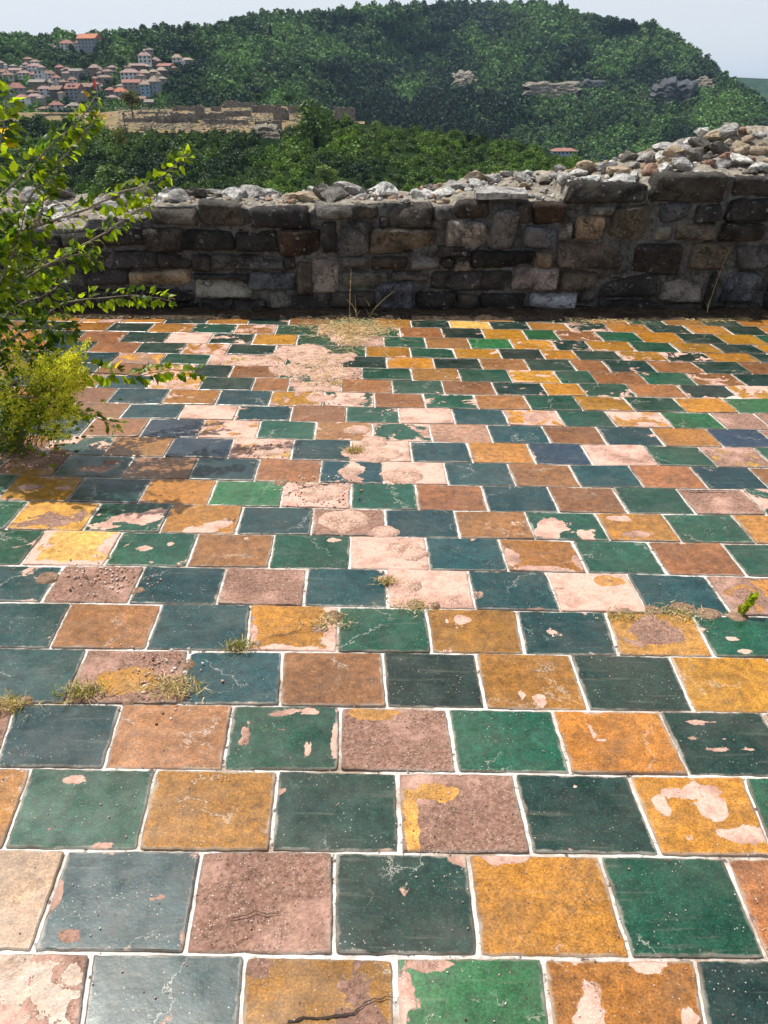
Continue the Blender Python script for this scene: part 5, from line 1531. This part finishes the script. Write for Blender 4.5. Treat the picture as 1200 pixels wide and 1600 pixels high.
# long red-roofed building low at the right
Y = 420
b = at_y(880, 241, Y); s = m_per_px(880, 241, Y)
h = empty('long_building', b, 'long low building with a red and white roof behind the woods at the right', 'building')
W = 36 * s; H = 9 * s
V, Fs = box((-W / 2, -4, -3), (W / 2, 4, H * 0.55)); obj('wall', V, Fs, WM['bluewall'], h)
V = [(-W / 2 - .5, -4.6, H * .56), (W / 2 + .5, -4.6, H * .56), (W / 2 + .5, 4.6, H * .56), (-W / 2 - .5, 4.6, H * .56), (-W / 2 + 2, 0, H), (W / 2 - 2, 0, H)]
obj('roof', V, [(0, 1, 5, 4), (1, 2, 5), (2, 3, 4, 5), (3, 0, 4), (3, 2, 1, 0)], RM['red'], h)
for i in range(6):
    wx = -W / 2 + W * (i + 0.5) / 6
    V, Fs = box((wx - 0.5, -4.08, H * 0.18), (wx + 0.5, -4.002, H * 0.42)); obj('window', V, Fs, M_GLASS, h)

# flag
Y = 470
b = at_y(153, 152, Y); s = m_per_px(153, 152, Y)
h = empty('flagpole', b, 'thin pale flagpole flying a small red flag in front of the village', 'flagpole')
V, Fs = tube([Vector((0, 0, -9)), Vector((0, 0, 26 * s))], [0.14, 0.10], 8)
obj('pole', V, Fs, WM['lightgrey'], h)
M_FLAG = Mat('red_cloth').fin((0.75, 0.03, 0.03), 0.8)
V = []; Fs = []
for j in range(7):
    for i in range(5):
        u = i / 4; v = j / 6
        V.append((-u * 3.2 * s + 0.0, 0.25 * math.sin(u * 5 + v * 2), 26 * s - 0.3 - v * 14 * s - u * 1.5 * s))
for j in range(6):
    for i in range(4):
        a = j * 5 + i; Fs.append((a, a + 1, a + 6, a + 5))
obj('flag', V, Fs, M_FLAG, h, smooth=True)
# lone post by the ruins
Y = 352
b = at_y(196, 202, Y)
V, Fs = tube([Vector((0, 0, -0.5)), Vector((0, 0, 6.2))], [0.22, 0.16], 8)
V2, F2 = box((-0.5, -0.12, 5.3), (0.5, 0.12, 5.9))
o = obj('post', V + V2, Fs + [tuple(len(V) + q for q in f) for f in F2], M_TRUNK)
o.location = b
tag(o, 'slim dark post standing at the left end of the ruins', 'post')

# ------------------------------------------------------------------ ruins on the plateau
def ruin(rects, label, seed, depth_px=None):
    """rects: (x0,x1,ytop,ybase,thickness m) runs of one ruin, each an uneven masonry wall"""
    xc = sum((r[0] + r[1]) / 2 for r in rects) / len(rects)
    yb0 = max(r[3] for r in rects)
    b = at_y(xc, yb0, pdepth(xc, yb0))
    root = empty('ruined_wall', b, label, 'ruin', 'excavated ruins on the dry plateau')
    for k, (x0, x1, yt, yb, th) in enumerate(rects):
        Y = pdepth((x0 + x1) / 2, yb)
        a = at_y(x0, yb, Y); c = at_y(x1, yb, Y); tp = at_y(x0, yt, Y)
        H = tp.z - a.z; Wd = c.x - a.x
        n = max(6, int(Wd / 0.9)); NZ = max(3, int(H / 0.8)); NY = 3
        V = []; Fs = []
        ring = []
        for i in range(n + 1):
            x = a.x + Wd * i / n
            top = H * (1 - 0.16 * abs(fbm(x * 0.35, seed + k, 1, 4)) * 1.8 - 0.10 * (round(3 * fbm(x * 0.12, seed, 4, 2)) % 2))
            prof = [(-th / 2, -1.5)] + [(-th / 2, top * j / NZ) for j in range(1, NZ + 1)] + [(th / 2, top), (th / 2, -1.5)]
            for (dy, dz) in prof:
                w = Vector((x + 0.12 * fbm(x, dz, seed), Y + dy + 0.18 * fbm(x * 0.8, dz * 1.1, seed + 2), a.z + dz + 0.12 * fbm(x * 1.2, dy, seed + 5)))
                V.append(w - b)
            m = len(prof)
        for i in range(n):
            for j in range(m):
                j2 = (j + 1) % m
                Fs.append((i * m + j, (i + 1) * m + j, (i + 1) * m + j2, i * m + j2))
        Fs.append(tuple(range(m))[::-1]); Fs.append(tuple(n * m + j for j in range(m)))
        obj('masonry', V, Fs, M_RUIN, root)
        for xe in ((a.x + 0.8, c.x - 0.8) if Wd > 9 else (a.x + Wd * 0.5,)):
            L_ = 5 + 5 * abs(fbm(xe, seed)); hh = H * (0.55 + 0.5 * abs(fbm(xe, seed, 3)))
            V = []; Fs = []; nn_ = 8
            for i in range(nn_ + 1):
                y = Y - L_ * 0.45 + L_ * i / nn_
                tp_ = hh * (1 - 0.3 * abs(fbm(y * 0.6, seed, xe)) - 0.3 * i / nn_)
                for (dx, dz) in ((-0.7, -1.5), (-0.7, tp_), (0.7, tp_), (0.7, -1.5)):
                    V.append(Vector((xe + dx + 0.2 * fbm(y, dz, seed), y, a.z + dz + (Y - y) * -0.01)) - b)
            for i in range(nn_):
                for j in range(4):
                    Fs.append((i * 4 + j, i * 4 + (j + 1) % 4, (i + 1) * 4 + (j + 1) % 4, (i + 1) * 4 + j))
            Fs.append((0, 3, 2, 1)); Fs.append(tuple(nn_ * 4 + j for j in range(4)))
            obj('masonry', V, Fs, M_RUIN, root)
    return root
ruin([(268, 308, 175, 192, 3)], 'large dark rectangular block of ruined masonry, the biggest of the left group', 1)
ruin([(193, 232, 184, 191, 1.6), (226, 245, 181, 190, 1.6)], 'long low ruined wall right of the slim post', 2)
ruin([(245, 268, 178, 193, 2.2)], 'broken ruin wall left against the dark block', 3)
ruin([(307, 320, 163, 187, 4)], 'tall pale rubble pier right of the dark block', 4)
ruin([(320, 352, 175, 190, 2), (322, 388, 186, 194, 2)], 'stepped ruin terraces right of the pale pier', 5)
ruin([(348, 398, 160, 168, 2), (352, 372, 156, 162, 2)], 'low ruin walls at the back edge of the plateau', 6)
ruin([(352, 392, 172, 182, 2)], 'middle ruin wall between terraces and back walls', 7)
ruin([(272, 306, 165, 173, 1.6)], 'low walls enclosing a green patch above the dark block', 8)
ruin([(394, 428, 163, 176, 2)], 'pale ruin wall left of the stair-like one', 9)
ruin([(428, 440, 163, 190, 5), (438, 452, 168, 188, 3)], 'pale stair-like ruin wall', 10)
ruin([(400, 440, 188, 203, 3)], 'retaining ruin wall at the plateau edge', 11)
ruin([(450, 474, 163, 176, 2)], 'dark ruin wall left of the broad sunlit tree', 12)
ruin([(522, 555, 166, 184, 6)], 'rounded dark ruin mound at the right end of the plateau', 13)
ruin([(215, 262, 174, 178, 1.2)], 'thin low wall line in the grass left of the ruins', 14)
ruin([(330, 346, 166, 174, 1.5)], 'small ruin corner behind the terraces', 15)
ruin([(60, 110, 177, 181, 1.0)], 'low stone edging along the dry field at the left', 16)

pl = []
for k in range(1500):
    px = rh.uniform(185, 480); py = rh.uniform(168, 204)
    if px > 400 and py > 190: continue
    p = at_y(px, py, pdepth(px, py)); w = rh.uniform(0.3, 1.1)
    pl.append((p + Vector((0, 0, 0.1)), (w, w * .8, w * .6), (rh.uniform(-.5, .5), 0, rh.uniform(0, 6)), rh.randrange(8), 0))
tag(joined_rocks('ruin_rubble', pl, [M_RUIN], None, sub=TINY), 'fallen stones strewn between the ruins on the plateau', 'rubble', kind='stuff')

# open cracks in the tiles
def crack(pts, w, seed):
    V = []; Fs = []
    P = []
    for (a, b), (c, d) in zip(pts[:-1], pts[1:]):
        for k in range(6): P.append((a + (c - a) * k / 6, b + (d - b) * k / 6))
    P.append(pts[-1])
    for k, (a, b) in enumerate(P):
        j = 4 * fbm(k * 0.7, seed, 0, 3)
        p = on_floor(a + j, b + 0.8 * j, 0.0112)
        ww = w * (0.4 + 1.2 * abs(fbm(k * 0.9, seed, 4))) * min(1, 4 * (1 - k / len(P)) , 0.3 + k * 0.3)
        V += [p + Vector((0, ww, 0)), p + Vector((0.2 * ww, -ww, 0))]
    for k in range(len(P) - 1): Fs.append((2 * k, 2 * k + 1, 2 * k + 3, 2 * k + 2))
    tag(obj('crack', V, Fs, M_CRK), kind='structure')
M_CRK = mat_simple('dark_crack', (0.015, 0.01, 0.008), (0.05, 0.03, 0.022), 60)
crack([(440, 1600), (475, 1590), (512, 1590), (552, 1582), (578, 1562), (618, 1556)], 0.0035, 1)
crack([(440, 776), (462, 764), (500, 757), (548, 752)], 0.006, 2)
crack([(1062, 765), (1090, 767), (1130, 766), (1158, 768)], 0.005, 3)
crack([(342, 812), (352, 811), (365, 813), (370, 809)], 0.003, 4)
crack([(405, 998), (440, 990), (490, 984), (525, 968), (560, 956)], 0.002, 5)
crack([(350, 1438), (400, 1425), (440, 1428)], 0.002, 6)

# ------------------------------------------------------------------ bare rock on the mountain and the slope
def cliff(x0, x1, y0, y1, depth_fn, lean, seed, out=0.985, mat=M_CLIFF):
    """ragged rock face: stepped strata, its rim running back into the hillside"""
    NR, NA = 22, 72
    cx_, cy_ = (x0 + x1) / 2, (y0 + y1) / 2; rx, ry = (x1 - x0) / 2, (y1 - y0) / 2
    V = []; Fs = []
    for r_ in range(NR + 1):
        for k in range(NA):
            th = 6.28318 * k / NA
            q = r_ / NR
            rim = 1 + 0.30 * fbm(math.cos(th) * 2.2 + seed, math.sin(th) * 2.2, seed, 4)
            sq = 1 / max(abs(math.cos(th)), abs(math.sin(th))) ** 0.35
            px = cx_ + rx * q * rim * sq * math.cos(th)
            py = cy_ - ry * q * rim * sq * math.sin(th)
            v = (cy_ + ry - py) / (2 * ry)
            st = math.floor((v + 0.12 * fbm(px * 0.05, seed, 1)) * 6) / 6
            dd = depth_fn(px, cy_)
            Y = dd * (out + 0.05 * max(0, q - 0.8) / 0.2) + lean * 0.7 * (0.75 * st + 0.25 * v) * (y1 - y0) + dd * 0.0025 * fbm(px * 0.10, py * 0.16, seed, 5)
            V.append(at_y(px, py, Y))
    for r_ in range(NR):
        for k in range(NA):
            k2 = (k + 1) % NA
            Fs.append((r_ * NA + k, (r_ + 1) * NA + k, (r_ + 1) * NA + k2, r_ * NA + k2))
    o = obj('cliff', V, Fs, mat)
    tag(o, kind='structure')
cliff(812, 912, 126, 160, hdepth, 1.6, 1, 0.955)
cliff(704, 748, 110, 150, hdepth, 1.6, 2, 0.955)
cliff(1082, 1118, 118, 150, hdepth, 1.2, 3, 0.97)
cliff(1016, 1090, 122, 196, hdepth, 0.2, 4, mat=M_CLIFFD)
cliff(896, 952, 124, 152, hdepth, 0.2, 5, mat=M_CLIFFD)
cliff(397, 440, 192, 236, lambda a, b_: sdepth(a, b_) - 2, 0.2, 6, 0.99)

# ------------------------------------------------------------------ air
V, Fs = box((-17000, -17000, -68), (17000, 17000, 330))
hz = bpy.data.materials.new('haze')
hz.use_nodes = True
ht = hz.node_tree; ht.nodes.clear()
ho = ht.nodes.new('ShaderNodeOutputMaterial'); hv = ht.nodes.new('ShaderNodeVolumePrincipled')
hv.inputs['Color'].default_value = (0.50, 0.73, 1.0, 1)
hv.inputs['Density'].default_value = 0.00005
hv.inputs['Anisotropy'].default_value = 0.2
ht.links.new(hv.outputs[0], ho.inputs['Volume'])
tag(obj('haze', V, Fs, hz), 'thin bluish summer haze over the valley and hills', 'haze', kind='stuff')
